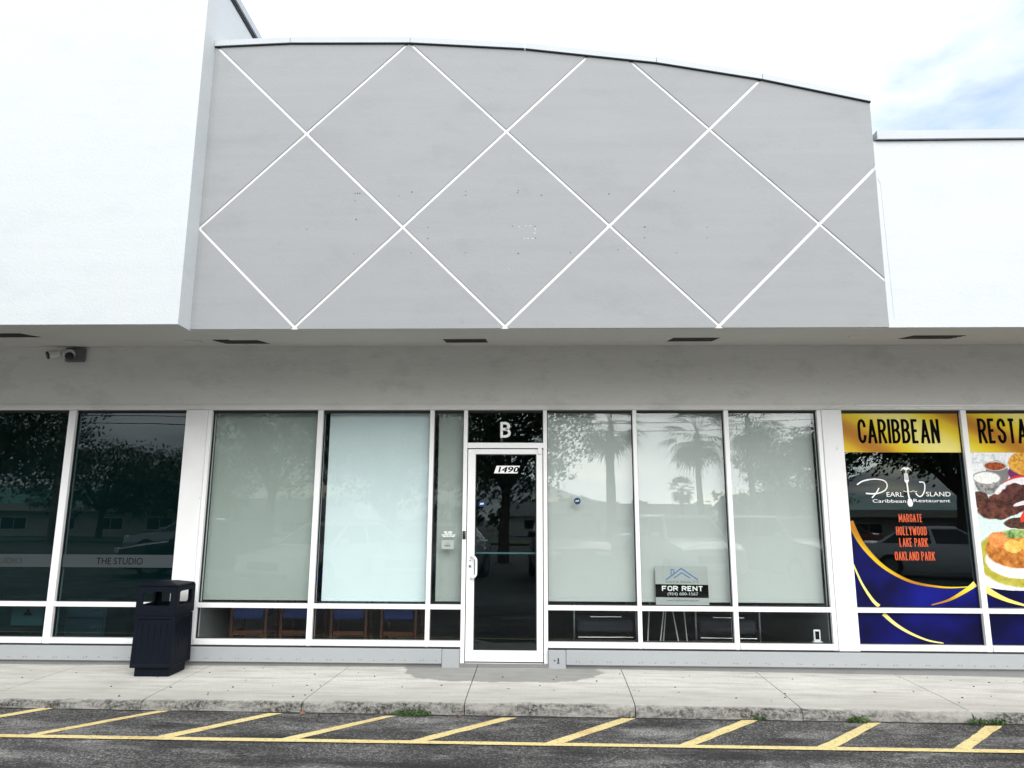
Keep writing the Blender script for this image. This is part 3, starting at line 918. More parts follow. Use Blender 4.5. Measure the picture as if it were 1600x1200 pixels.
def soffit(x0, x1, y0, z0):
    vs = []
    for x in (x0, x1):
        for (y, z) in ((y0, z0), (0.0, 3.275), (0.0, 3.40), (y0, z0 + .1)):
            vs.append((x, y, z))
    MB().add(vs, [(0, 1, 5, 4), (2, 3, 7, 6), (1, 2, 6, 5), (3, 0, 4, 7), (0, 3, 2, 1), (4, 5, 6, 7)]).build('soffit', M['soffit_render'], bld)


soffit(-9.49, PX0 - 0.0302, TY + .012, 3.052)
soffit(PX0 + 0.001, 9.5, YP + 0.0105, 3.0645)


def soffit_vent(x0, x1, ya, yb, sk):
    v = MB()
    vs = []
    for up in (0, 0.02):
        for x, y in ((x0 + 0, ya), (x1, ya), (x1 + sk, yb), (x0 + sk, yb)):
            vs.append((x, y, soff(y) - 0.003 + up))
    v.add(vs, [(3, 2, 1, 0), (4, 5, 6, 7), (0, 1, 5, 4), (1, 2, 6, 5), (2, 3, 7, 6), (3, 0, 4, 7)])
    o = v.build('vent', M['vent'], bld)
    for k in range(1, 4):
        y = ya + (yb - ya) * k / 4
        MB().box(x0 + .01, x1 - .01, y - .012, y + .004, soff(y) - 0.008, soff(y) - 0.0035).build('louver', M['black_plastic'], o)


for x0, x1, ya, yb in ((-5.30, -4.76, -1.26, -0.90), (-3.255, -2.71, -0.71, -0.33), (-0.93, -0.41, -0.76, -0.39), (1.33, 1.87, -0.82, -0.45), (3.56, 4.14, -0.96, -0.62)):
    if x0 < -5: continue
    soffit_vent(x0 + .05, x1 - .04, ya + .02, yb - .03, 0.0)
tz = soff
soff = lambda y: 3.052 + (y - TY - .012) * (3.275 - 3.052) / (-TY - .012)
soffit_vent(-5.25, -4.80, -1.22, -0.93, 0.0)
soff = tz
for x, y in ((0.966, -0.784), (3.10, -0.887), (-3.45, -0.60)):
    mb = MB(); mb.tube([(x, y, soff(y) - .008), (x, y, soff(y) + .01)], 0.075, 20)
    mb.build('cover_disc', M['soffit_render'], bld)

# header wall over the shopfront with a rounded lip
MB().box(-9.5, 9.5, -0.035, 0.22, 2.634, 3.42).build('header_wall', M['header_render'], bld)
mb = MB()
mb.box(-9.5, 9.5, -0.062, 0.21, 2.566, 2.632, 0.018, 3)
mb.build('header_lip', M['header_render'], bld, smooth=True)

# ---------------------------------------------------------------- shopfront
ZH, ZM0, ZM1, ZG, ZS = 2.545, 0.515, 0.562, 0.210, 0.150     # head, mid rail, sill
FY0, FY1 = -0.055, 0.055
frame = empty('shopfront_frame', (0, 0, 0)); frame.parent = bld


def mull(x0, x1, z0=ZS, z1=2.564, y0=FY0, y1=FY1, name='mullion', mat=None):
    return MB().box(x0, x1, y0, y1, z0, z1, 0.003).build(name, mat or M['white_frame'], frame)


MUL = [(-5.017, -4.939), (-3.486, -3.443), (-2.294, -2.237), (-1.084, -1.038), (1.069, 1.111), (2.029, 2.077), (3.002, 3.045), (4.494, 4.551), (-6.55, -6.48), (6.0, 6.06), (7.5, 7.56)]
for a, b_ in MUL: mull(a, b_)
mull(-0.722, -0.680, -0.005); mull(0.122, 0.163, -0.005)
BAYS = [(-8.0, -6.55, 'dark'), (-6.48, -5.017, 'dark'), (-4.939, -3.722, 'dark'), (-3.443, -2.294, 'clear'), (-2.237, -1.084, 'clear'), (-1.038, -0.722, 'clear'),
        (0.163, 1.069, 'clear'), (1.111, 2.029, 'clear'), (2.077, 3.002, 'clear'), (3.255, 4.494, 'dark'), (4.551, 6.0, 'dark'), (6.06, 7.5, 'dark')]


def window(x0, x1, z0, z1, kind):
    gk = MB()
    y0, y1 = -0.016, 0.016
    t = 0.007
    for a, b_, c, d in ((x0, x1, z0, z0 + t), (x0, x1, z1 - t, z1), (x0, x0 + t, z0 + t, z1 - t), (x1 - t, x1, z0 + t, z1 - t)):
        gk.box(a, b_, y0, y1, c, d)
    w = gk.build('window', M['gasket'], bld)
    MB().box(x0 + t, x1 - t, -0.004, 0.004, z0 + t, z1 - t).build('pane', M['dark_glass' if kind == 'dark' else 'clear_glass'], w)
    return w


for x0, x1, kind in BAYS:
    window(x0, x1, ZM1, ZH, kind)
    window(x0, x1, ZG, ZM0, kind)
    MB().box(x0, x1, FY0 + .001, FY1, ZM0, ZM1, 0.003).build('mid_rail', M['white_frame'], frame)
    MB().box(x0, x1, FY0 - .012, FY1, ZS + 0.004, ZG, 0.003).build('sill', M['white_frame'], frame)
    MB().box(x0, x1, -0.03, 0.05, ZH, 2.564).build('head_rail', M['gasket'], frame)
# pilasters
for a, b_ in ((-3.722, -3.487), (3.046, 3.255)):
    MB().box(a, b_, -0.068, 0.10, ZS - .02, 2.5655, 0.004).build('pilaster', M['pilaster_paint'], bld)
# bulkhead board under the sill, proud of a recessed base coloured darker to strengthen the shadow gap
for a, b_ in ((-9.5, -0.90), (0.34, 9.5)):
    MB().box(a, b_, -0.125, 0.03, 0.002, 0.142, 0.006).build('bulkhead_board', M['grey_bulk'], bld)
    MB().box(a + 0.001, b_ - 0.001, -0.085, 0.03, -0.20, 0.001).build('bulkhead_base', M['base_render'], bld)
for a, b_ in ((-0.899, -0.724), (0.165, 0.339)):
    MB().box(a, b_, -0.118, 0.03, -0.10, 0.140, 0.006).build('bulkhead_end', M['grey_bulk'], bld)
for a, b_ in ((-9.5, -0.724), (0.165, 9.5)):
    MB().box(a, b_, -0.09, 0.05, 0.1425, 0.1495).build('sill_shim', M['dark_gap'], bld)
mb = MB()
x = -7.0
while x < 7.0:
    if not (-0.95 < x < 0.4):
        for dx in ((0, 0.03) if int(round(x / 0.155)) % 2 else (0,)):
            z = 0.036 + random.uniform(-.004, .004)
            r_ = 0.005
            mb.prism_xz([(x + dx + r_ * math.cos(t), z + r_ * math.sin(t)) for t in [k * math.pi / 3 for k in range(6)]], -0.128, -0.12)
    x += 0.155
tag(mb.build('board_screws', M['screw'], bld), kind='stuff')
mb = MB()
for x, z, w, h in ((0.226, 0.045, 0.014, 0.012), (0.262, 0.050, 0.012, 0.034), (0.262, 0.022, 0.022, 0.010)):
    mb.prism_xz([(x - w / 2, z - h / 2), (x + w / 2, z - h / 2), (x + w / 2, z + h / 2), (x - w / 2, z + h / 2)], -0.1215, -0.117)
tag(mb.build('hose_holes', M['dark_gap'], bld), kind='stuff')
# door and its transom
window(-0.680, 0.122, 2.215, ZH, 'dark')
MB().box(-0.680, 0.122, FY0 + .001, FY1, 2.158, 2.215, 0.003).build('transom_rail', M['white_frame'], frame)
MB().box(-0.680, 0.122, -0.03, 0.05, ZH, 2.564).build('head_rail', M['gasket'], frame)
MB().box(-0.74, 0.18, -0.11, 0.06, -0.05, 0.008, 0.003).build('threshold', M['steel'], frame)
dl = MB()
DX0, DX1, DZ0, DZ1 = -0.672, 0.114, 0.014, 2.148
GX0, GX1, GZ0, GZ1 = -0.592, 0.050, 0.120, 2.095
for a, b_, c, d in ((DX0, GX0, DZ0, DZ1), (GX1, DX1, DZ0, DZ1), (GX0, GX1, DZ0, GZ0), (GX0, GX1, GZ1, DZ1)):
    dl.box(a, b_, -0.040, 0.012, c, d, 0.002)
door = dl.build('door', M['white_frame'], bld)
MB().box(GX0, GX1, -0.018, -0.010, GZ0, GZ1).build('pane', M['dark_glass'], door)
gk = MB()
t = 0.010
for a, b_, c, d in ((GX0, GX1, GZ0, GZ0 + t), (GX0, GX1, GZ1 - t, GZ1), (GX0, GX0 + t, GZ0 + t, GZ1 - t), (GX1 - t, GX1, GZ0 + t, GZ1 - t)):
    gk.box(a, b_, -0.026, -0.0185, c, d)
gk.build('gasket', M['gasket'], door)
mb = MB()
mb.tube([(-0.628, -0.04, 1.045)] + [(-0.628 + .058 * math.sin(R(a)) , -0.04 - 0.055 * (1 if a > 20 else .6), 1.045 + 0.0 - 0.03 * (1 - math.cos(R(a)))) for a in (15, 50, 90)]
        + [(-0.568, -0.097, 0.99), (-0.568, -0.097, 0.88)] + [(-0.628 + .058 * math.sin(R(a)), -0.04 - 0.055 * (1 if a > 20 else .6), 0.83 + 0.03 * (1 - math.cos(R(a)))) for a in (90, 50, 15)] + [(-0.628, -0.04, 0.83)], 0.0125, 10)
mb.build('pull_handle', M['white_frame'], door, smooth=True, angle=60)
mb = MB(); mb.tube([(-0.635, -0.039, 0.945), (-0.635, -0.052, 0.945)], 0.014, 14)
mb.build('lock_cylinder', M['steel'], door)
mb = MB(); mb.tube([(-0.635, -0.039, 1.0), (-0.635, -0.044, 1.0)], 0.008, 10)
mb.build('lock_screw', M['steel'], door)
mb = MB(); mb.box(-0.60, 0.06, 0.05, 0.075, 1.062, 1.080, 0.003)
mb.build('push_bar', M['white_frame'], door)
MB().box(0.065, 0.105, -0.058, -0.036, 2.095, 2.165, 0.004).build('pivot_hinge', M['white_frame'], door)

# rooms behind the glass
def room(x0, x1, depth, wall, floor, zc=2.95):
    w = 0.08
    MB().box(x0, x1, depth, depth + w, -0.05, zc).build('back_wall', wall, bld)
    MB().box(x0, x0 + w, 0.07, depth - .001, -0.05, zc).build('party_wall', wall, bld)
    MB().box(x1 - w, x1, 0.07, depth - .001, -0.05, zc).build('party_wall', wall, bld)
    MB().box(x0, x1, 0.06, depth + w, -0.12, -0.051).build('room_floor', floor, bld)
    MB().box(x0, x1, 0.221, depth + w, zc + .001, zc + .1).build('room_ceiling', wall, bld)


room(-9.45, -3.60, 1.1, M['room_teal'], M['room_dark'])
room(-3.58, 3.14, 5.0, M['room_wall'], M['room_floor'])
room(3.16, 9.45, 5.0, M['room_dark'], M['room_floor'])
MB().box(-9.5, 9.5, YP + 0.25, 7.0, 4.2, 4.3).build('roof', M['coping_metal'], bld)
MB().box(-9.5, 9.5, 6.8, 7.0, -0.2, 4.19).build('rear_wall', M['white_render'], bld)
for a, b_ in ((-9.5, -9.46), (9.46, 9.5)):
    MB().box(a, b_, 0.23, 6.79, -0.2, 4.19).build('side_wall', M['white_render'], bld)

# ================================================================ THINGS ON THE FRONT
# roller shades: fabric hung behind the panes, hem bar at the foot
def shade(x0, x1, z0, y, mat, label):
    o = empty('roller_shade', ((x0 + x1) / 2, y, z0), label=label, cat='roller shade', group='roller shades behind the middle shopfront windows')
    h = (x1 - x0) / 2
    n = 10
    mb = MB()
    zt = 2.60 - z0
    fr = [(-h + 2 * h * i / n, 0.0015 * math.sin(i * 1.9)) for i in range(n + 1)]
    vs = [(x, yy, 0.03) for x, yy in fr] + [(x, yy * .3, zt) for x, yy in fr] + [(x, yy + .002, 0.03) for x, yy in fr] + [(x, yy * .3 + .002, zt) for x, yy in fr]
    m_ = n + 1
    mb.add(vs, [(i, i + 1, m_ + i + 1, m_ + i) for i in range(n)] + [(2 * m_ + i + 1, 2 * m_ + i, 3 * m_ + i, 3 * m_ + i + 1) for i in range(n)])
    mb.build('fabric', mat, o)
    mb = MB(); mb.box(-h, h, -0.006, 0.010, 0.0, 0.029, 0.004)
    mb.build('hem_bar', mat, o)
    mb = MB(); mb.tube([(-h, 0.03, zt + .03), (h, 0.03, zt + .03)], 0.03, 12)
    mb.build('roller_tube', M['white_frame'], o)
    return o


shade(-3.452, -2.275, 0.575, 0.10, M['shade_green'], 'grey green roller shade in the window beside the trash bin')
shade(-2.195, -1.065, 0.572, 0.085, M['shade_pale'], 'brightest pale blue roller shade, second window left of the door')
shade(-1.005, -0.700, 0.575, 0.10, M['shade_side'], 'narrow grey green roller shade in the sidelight left of the door')
shade(0.158, 1.085, 0.585, 0.10, M['shade_white'], 'pale roller shade in the window right of the door, behind the round sticker')
shade(1.098, 2.045, 0.585, 0.10, M['shade_white'], 'pale roller shade behind the for rent sign')
shade(2.062, 2.995, 0.585, 0.10, M['shade_white'], 'pale roller shade in the window beside the restaurant graphics')

# lettering and signs on the glass
GY = -0.0065
o = text_mesh('B', (-0.334, -0.223, 2.274, 2.441), GY - .002, 'door_letter', M['ink_white'], None)
# thicken the letter into a bold cut-out
bm = bmesh.new(); bm.from_mesh(o.data)
ret = bmesh.ops.extrude_face_region(bm, geom=bm.faces[:])
for v in [e for e in ret['geom'] if isinstance(e, bmesh.types.BMVert)]: v.co.y -= 0.004
bm.to_mesh(o.data); bm.free()
# bold strokes laid over the thin letter
mb = MB()
bx0, bx1, bz0, bz1 = -0.334, -0.223, 2.274, 2.441
for st in glyph('B', 0.62):
    ribbon(mb, [(bx0 + 0.014 + px / 0.62 * (bx1 - bx0 - 0.028), bz0 + 0.013 + pz * (bz1 - bz0 - 0.026)) for px, pz in st], 0.027, GY - 0.007 - 0.0004 * len(mb.f) % 3)
bold = mb.build('bold_stroke', M['ink_white'], o)
tag(o, 'white capital letter B on the transom glass over the door', 'letter')

num = MB().prism_xz([(-0.398, 1.894), (-0.150, 1.894), (-0.124, 1.974), (-0.370, 1.974)], -0.0265, -0.0255 + .003).build('number_plate', M['ink_white'])
tag(num, 'white slanted plate with black digits 1490 on the door glass', 'number plate')
for ch, a, b_ in (('1', -0.352, -0.330), ('4', -0.318, -0.262), ('9', -0.250, -0.200), ('0', -0.192, -0.140)):
    text_mesh(ch, (a, b_, 1.905, 1.963), -0.0272, 'digit', M['ink_black'], num, 0.22)
# thicken digits
for d in list(num.children):
    mb = MB(); src = d.data
    mb.add([(v.co.x + 0.008, v.co.y - .0004, v.co.z) for v in src.vertices], [tuple(p.vertices) for p in src.polygons])
    base = [tuple(v.co) for v in src.vertices]
    mb.add(base, [tuple(p.vertices) for p in src.polygons])
    me = bpy.data.meshes.new('digit'); me.from_pydata(mb.v, [], mb.f); me.materials.append(M['ink_black']); d.data = me


def disc(name, x, z, r_, y, mat, n=20, th=0.0015):
    return MB().prism_xz([(x + r_ * math.cos(2 * math.pi * k / n), z + r_ * math.sin(2 * math.pi * k / n)) for k in range(n)], y - th, y).build(name, mat)


s1 = MB().prism_xz([(-0.552, 1.548), (-0.492, 1.548), (-0.492, 1.602), (-0.552, 1.602)], -0.0265, -0.025).build('alarm_sticker', M['sticker_blue'])
tag(s1, 'small square blue alarm sticker on the door glass', 'sticker')
mb = MB(); ribbon(mb, [(-0.540, 1.568), (-0.530, 1.582), (-0.520, 1.570), (-0.510, 1.584), (-0.502, 1.572)], 0.008, -0.0272)
mb.build('emblem', M['ink_white'], s1)
s2 = tag(disc('alarm_sticker', 0.477, 1.609, 0.036, GY, M['sticker_navy']), 'round navy alarm sticker on the window right of the door', 'sticker')
mb = MB(); ribbon(mb, [(0.458, 1.602), (0.468, 1.616), (0.478, 1.604), (0.488, 1.618), (0.496, 1.606)], 0.007, GY - .0025)
mb.build('emblem', M['ink_pale_blue'], s2)
mb = MB(); ribbon(mb, [(0.477 + .030 * math.cos(R(a)), 1.609 + .030 * math.sin(R(a))) for a in range(0, 360, 20)], 0.004, GY - .0022, True)
mb.build('ring', M['ink_blue'], s2)

hr = empty('hours_lettering', (0, 0, 0), label='tiny white lines of print on the sidelight glass above the paper notice', cat='lettering')
for z, h, words in ((1.279, .012, ((-.917, -.880), (-.872, -.828))), (1.265, .008, ((-.908, -.884), (-.879, -.861), (-.857, -.836))),
                    (1.251, .009, ((-.940, -.905), (-.901, -.868), (-.863, -.830), (-.826, -.795))), (1.236, .009, ((-.926, -.893), (-.888, -.868), (-.864, -.846), (-.840, -.804)))):
    mb = MB()
    for a, b_ in words:
        mb.prism_xz([(a, z), (b_, z), (b_ - .002, z + h), (a + .001, z + h)], GY - .001, GY)
    mb.build('text_line', M['ink_white'], hr)
pq = MB().box(-0.939, -0.810, GY - .003, GY, 1.112, 1.202, 0.001).build('paper_notice', M['plaque'])
tag(pq, 'small pale paper notice taped to the sidelight left of the door', 'notice')
for z, a, b_ in ((1.172, -0.898, -0.855), (1.152, -0.905, -0.845), (1.145, -0.902, -0.848), (1.138, -0.905, -0.845)):
    MB().box(a, b_, GY - .0042, GY - .0031, z, z + .004).build('text_line', M['ink_grey'], pq)

rd = MB().box(-0.716, -0.682, -0.071, -0.054, 1.215, 1.300, 0.008, 2).build('door_reader', M['black_plastic'], smooth=True)
tag(rd, 'small black entry reader on the left door jamb', 'entry reader')

# FOR RENT board leaning inside, between glass and shade
fr_ = empty('for_rent_sign', (1.54, 0.04, 0.562), label='for rent board with blue house outline and black band in the window', cat='sign')
mb = MB(); mb.prism_xz([(-0.270, 0.004), (0.272, 0.004), (0.268, 0.388), (-0.268, 0.392)], 0.0, 0.005)
mb.build('board', M['sign_board'], fr_)
MB().prism_xz([(-0.270, 0.080), (0.270, 0.074), (0.268, 0.204), (-0.270, 0.208)], -0.0015, -0.0005).build('band', M['ink_black'], fr_)
mb = MB()
ribbon(mb, [(-0.160, 0.252), (0.0, 0.366), (0.168, 0.252)], 0.010, -0.0015)
ribbon(mb, [(-0.078, 0.270), (0.002, 0.324), (0.086, 0.270)], 0.009, -0.0015)
ribbon(mb, [(-0.105, 0.302), (-0.105, 0.354), (-0.076, 0.354), (-0.076, 0.318)], 0.008, -0.0019)
mb.build('house_emblem', M['ink_blue'], fr_)
text_mesh('VISTA REALTY', (-0.170, 0.175, 0.221, 0.242), -0.0015, 'text_line', M['ink_grey'], fr_)
condensed('FOR RENT', (-0.205, 0.215, 0.142, 0.192), -0.0028, 'headline', M['ink_white'], fr_, tk=0.21, w=0.86, gap=0.16)
text_mesh('(954) 600-1567', (-0.150, 0.160, 0.090, 0.128), -0.0028, 'text_line', M['sign_board'], fr_)
text_mesh('www.VistaRealtyHomes.com', (-0.155, 0.165, 0.036, 0.058), -0.0015, 'text_line', M['ink_grey'], fr_)
for o in list(fr_.children):
    if o.name.startswith('text_line') and o.data.materials[0] == M['sign_board']:
        me = o.data
        v0_ = [tuple(v.co) for v in me.vertices]; f0_ = [tuple(p.vertices) for p in me.polygons]
        mb = MB(); mb.add(v0_, f0_); mb.add([(x + 0.0035, y - .0004, z) for x, y, z in v0_], f0_)
        nm = bpy.data.meshes.new('text_line'); nm.from_pydata(mb.v, [], mb.f); nm.materials.append(M['sign_board']); o.data = nm

# THE STUDIO frosted bands
for x0, x1, lab, has in ((-4.927, -3.733, 'grey frosted band lettered the studio across the dark window by the bin', True),
                         (-6.469, -5.028, 'grey frosted band across the leftmost dark window', True)):
    b0 = empty('frosted_band', ((x0 + x1) / 2, GY - .001, 0.907), label=lab, cat='window film')
    h = (x1 - x0) / 2
    MB().box(-h, h, 0, 0.001, 0, 0.130).build('film', M['frost_band'], b0)
    if x0 > -5:
        text_mesh('THE STUDIO', (-4.566 - (x0 + x1) / 2, -4.074 - (x0 + x1) / 2, 0.030, 0.098), -0.001, 'text_line', M['ink_black'], b0)
    else:
        text_mesh('STUDIO', (-5.72 - (x0 + x1) / 2, -5.36 - (x0 + x1) / 2, 0.034, 0.094), -0.001, 'text_line', M['black_plastic'], b0)

# restaurant graphics
def curve_pts(P, n=8):
    """Catmull-Rom through P"""
    out = []
    for i in range(len(P) - 1):
        p0 = Vector(P[max(0, i - 1)]); p1 = Vector(P[i]); p2 = Vector(P[i + 1]); p3 = Vector(P[min(len(P) - 1, i + 2)])
        for k in range(n):
            t = k / n
            out.append(tuple(0.5 * ((2 * p1) + (p2 - p0) * t + (2 * p0 - 5 * p1 + 4 * p2 - p3) * t * t + (3 * p1 - p0 - 3 * p2 + p3) * t ** 3)))
    out.append(tuple(P[-1]))
    return out


VX0, VX1 = 3.2665, 4.4835
ban = MB().prism_xz([(VX0, 2.124), (VX1, 2.124), (VX1, 2.534), (VX0, 2.534)], GY - .001, GY).build('gold_banner', M['gold'])
tag(ban, 'gold window banner reading Caribbean above the dark restaurant pane', 'banner')
condensed('CARIBBEAN', (3.435, 4.281, 2.218, 2.475), GY - .0022, 'lettering', M['ink_black'], ban)
ban2 = MB().prism_xz([(4.5625, 2.124), (5.989, 2.124), (5.989, 2.534), (4.5625, 2.534)], GY - .001, GY).build('gold_banner', M['gold'])
tag(ban2, 'gold window banner above the food poster at the right edge', 'banner')
condensed('RESTAURANT', (4.68, 5.71, 2.219, 2.482), GY - .0022, 'lettering', M['ink_black'], ban2)

lg = empty('restaurant_logo', (0, 0, 0), label='white restaurant logo with palm topped fork on the dark pane', cat='logo')
LY = GY - .001
mb = MB()
P = curve_pts([(3.381, 1.787), (3.436, 1.821), (3.51, 1.840), (3.594, 1.845), (3.665, 1.827), (3.690, 1.785), (3.670, 1.738), (3.613, 1.707), (3.539, 1.694), (3.465, 1.699)])
ribbon(mb, P, [0.011 if 15 < i < 60 else 0.014 for i in range(len(P))], LY)
ribbon(mb, curve_pts([(3.604, 1.754), (3.572, 1.705), (3.523, 1.652)]), 0.012, LY - .0004)
mb.build('initial', M['ink_white'], lg)
mb = MB()
ribbon(mb, curve_pts([(4.020, 1.816), (4.060, 1.814), (4.074, 1.786), (4.066, 1.729), (4.040, 1.682), (4.012, 1.668), (3.988, 1.682), (3.975, 1.706)]), 0.012, LY)
mb.build('initial', M['ink_white'], lg)
mb = MB()
for dx in (-0.018, -0.006, 0.006, 0.018):
    ribbon(mb, [(3.893 + dx * .85, 1.905), (3.893 + dx, 1.835)], 0.007, LY)
ribbon(mb, [(3.893, 1.838), (3.893, 1.808)], [0.052, 0.026], LY - .0003)
ribbon(mb, curve_pts([(3.894, 1.808), (3.896, 1.77), (3.898, 1.69), (3.906, 1.64)], 3), 0.016, LY - .0006)
P = curve_pts([(3.906, 1.645), (3.907, 1.61), (3.908, 1.565)], 4)
ribbon(mb, P, [0.022, .034, .042, .05, .052, .056, .05, .040, .02], LY - .0009)
mb.build('fork', M['ink_white'], lg)
mb = MB()
for k, a in enumerate((165, 140, 115, 88, 62, 38, 12)):
    ca, sa = math.cos(R(a)), math.sin(R(a))
    ribbon(mb, [(3.897, 1.938), (3.897 + .020 * ca, 1.938 + .016 * sa + .010), (3.897 + .042 * ca, 1.938 + .026 * sa + .006), (3.897 + .060 * ca, 1.938 + .030 * sa - .016)], [.006, .0075, .0065, .002], LY - .0002 * k)
ribbon(mb, [(3.897, 1.935), (3.893, 1.900)], 0.008, LY - .001)
mb.build('palm_crown', M['ink_white'], lg)
for s, bx in (('EARL', (3.676, 3.847, 1.665, 1.712)), ('SLAND', (4.078, 4.328, 1.670, 1.716)), ('Caribbean', (3.527, 3.867, 1.604, 1.638)), ('Restaurant', (3.943, 4.316, 1.610, 1.643))):
    text_mesh(s, bx, LY - .0005, 'lettering', M['ink_white'], lg)
mb = MB()
ribbon(mb, curve_pts([(3.848, 1.720), (3.862, 1.726), (3.872, 1.714), (3.884, 1.722)], 4), 0.005, LY - .0012)
ribbon(mb, curve_pts([(3.912, 1.722), (3.93, 1.716), (3.95, 1.727), (3.968, 1.716), (3.990, 1.722)], 4), 0.005, LY - .0012)
mb.build('flourish', M['ink_white'], lg)

ct = empty('town_list', (0, 0, 0), label='four lines of orange town names below the logo', cat='lettering')
for s, bx in (('MARGATE', (3.776, 4.015, 1.407, 1.490)), ('HOLLYWOOD', (3.738, 4.046, 1.275, 1.362)), ('LAKE PARK', (3.760, 4.047, 1.160, 1.247)), ('OAKLAND PARK', (3.702, 4.104, 1.025, 1.112))):
    condensed(s, bx, LY, 'lettering', M['ink_orange'], ct, tk=0.115, w=0.23, gap=0.06)

# blue swoosh film: a thing per pane, gold edges as parts
c1 = curve_pts([(3.2665, 1.42), (3.345, 1.235), (3.45, 1.085), (3.60, 0.945), (3.83, 0.825), (4.10, 0.776), (4.30, 0.772), (4.4835, 0.790)], 5)
c2 = curve_pts([(3.2665, 0.985), (3.339, 0.792), (3.43, 0.635), (3.490, 0.5735)], 5)
zb = ZM1 + .0075
sw = MB().prism_xz([(VX0, zb)] + [(VX1, zb)] + [(x, z - .02) for x, z in reversed(c1)], GY - .001, GY).build('blue_film', M['blue'])
tag(sw, 'blue window film with gold curves at the foot of the logo pane', 'window film')
mb = MB()
ribbon(mb, [(x + .012, z - .010) for x, z in c1], [0.066 - 0.062 * (i / (len(c1) - 1)) ** .8 for i in range(len(c1))], GY - .0022)
mb.build('gold_edge', M['gold'], sw)
mb = MB(); ribbon(mb, [(x + .008, z) for x, z in c2], [0.014 + .0016 * i for i in range(20)], GY - .0026); mb.build('gold_edge', M['gold'], sw)
mb = MB(); ribbon(mb, curve_pts([(4.02, 0.590), (4.20, 0.640), (4.38, 0.735), (4.476, 0.800)], 6), [.006 + .0028 * i for i in range(19)], GY - .0030); mb.build('gold_edge', M['gold'], sw)
sw2 = MB().prism_xz([(VX0, ZG + .0075), (VX1, ZG + .0075), (VX1, ZM0 - .0075), (VX0, ZM0 - .0075)], GY - .001, GY).build('blue_film', M['blue'])
tag(sw2, 'blue window film with one gold curve on the low pane below the logo', 'window film')
mb = MB(); ribbon(mb, curve_pts([(3.535, 0.502), (3.64, 0.405), (3.78, 0.318), (3.95, 0.250), (4.10, 0.224)], 6), [.040 - .0013 * i for i in range(25)], GY - .0022); mb.build('gold_edge', M['gold'], sw2)
sw3 = MB().prism_xz([(4.5625, ZG + .0075), (5.989, ZG + .0075), (5.989, ZM0 - .0075), (4.5625, ZM0 - .0075)], GY - .001, GY).build('blue_film', M['blue'])
tag(sw3, 'plain blue window film on the low pane at the right edge', 'window film')
pc = curve_pts([(4.5625, 0.775), (4.72, 0.745), (4.95, 0.735), (5.4, 0.76), (5.989, 0.86)], 6)
food = MB().prism_xz([(4.5625, zb), (5.989, zb), (5.989, 2.1235), (4.5625, 2.1235)], GY - .001, GY).build('food_poster', M['food'])
tag(food, 'printed food poster with jerk meat, dips and shrimp rice at the right edge', 'poster')
MB().prism_xz([(4.5625, zb + .001), (5.989, zb + .001)] + [(x, z) for x, z in reversed(pc)], GY - .0022, GY - .0014).build('blue_band', M['blue'], food)
mb = MB(); ribbon(mb, curve_pts([(4.566, 0.755), (4.65, 0.700), (4.78, 0.640), (4.95, 0.590)], 6), [.075 - .0032 * i for i in range(19)], GY - .0034); mb.build('gold_edge', M['gold'], food)
cd = MB(); cd.tube([(3.40 + .25 * i, -0.069, 2.612 + 0.002 * math.sin(i * 1.3)) for i in range(24)], 0.011, 8)
tag(cd.build('conduit', M['white_frame'], smooth=True), 'thin white conduit running along the lip above the gold banners', 'conduit')

# security cameras under the soffit
sc_ = empty('security_camera', (-5.02, -0.035, 3.17), label='pair of security cameras on a dark box under the left soffit', cat='security camera')
mb = MB(); mb.box(-0.10, 0.11, -0.055, -0.001, -0.075, 0.085, 0.018, 3); mb.build('junction_box', M['camera_box'], sc_, smooth=True)
mb = MB(); mb.tube([(-0.03, -0.056, .01), (-0.015, -0.10, .0)], 0.052, 16); mb.build('dome_base', M['camera_white'], sc_, smooth=True, angle=40)
mb = MB()
bmx = bmesh.new(); bmesh.ops.create_icosphere(bmx, subdivisions=3, radius=0.044)
mb.bm(bmx, Matrix.Translation((-0.012, -0.105, -0.025))); mb.build('lens_ball', M['black_plastic'], sc_, smooth=True)
mb = MB(); mb.tube([(-0.085, -0.05, 0.02), (-0.115, -0.085, 0.018)], 0.038, 16); mb.build('mount', M['camera_white'], sc_, smooth=True, angle=40)
mb = MB(); mb.tube([(-0.150, -0.085, 0.012), (-0.215, -0.145, -0.022)], [0.040, 0.044], 16); mb.build('barrel', M['camera_white'], sc_, smooth=True, angle=40)
mb = MB(); mb.tube([(-0.2152, -0.1452, -0.0221), (-0.226, -0.156, -0.028)], 0.042, 16); mb.build('lens_hood', M['black_plastic'], sc_, smooth=True, angle=40)

# ---------------------------------------------------------------- trash bin
bn = empty('trash_bin', (-3.565, -0.45, sz(-3.5)), R(1), label='dark navy square trash bin with open hood standing on the sidewalk', cat='trash bin')
bn.scale = (0.97, 0.97, 0.965)
BW, BH = 0.195, 0.205


def hexw(z): return None


mb = MB(); mb.box(-BW + .025, BW - .025, -BW + .025, BW - .025, 0.0, 0.085, 0.008, 2); mb.build('plinth', M['bin_plastic'], bn)
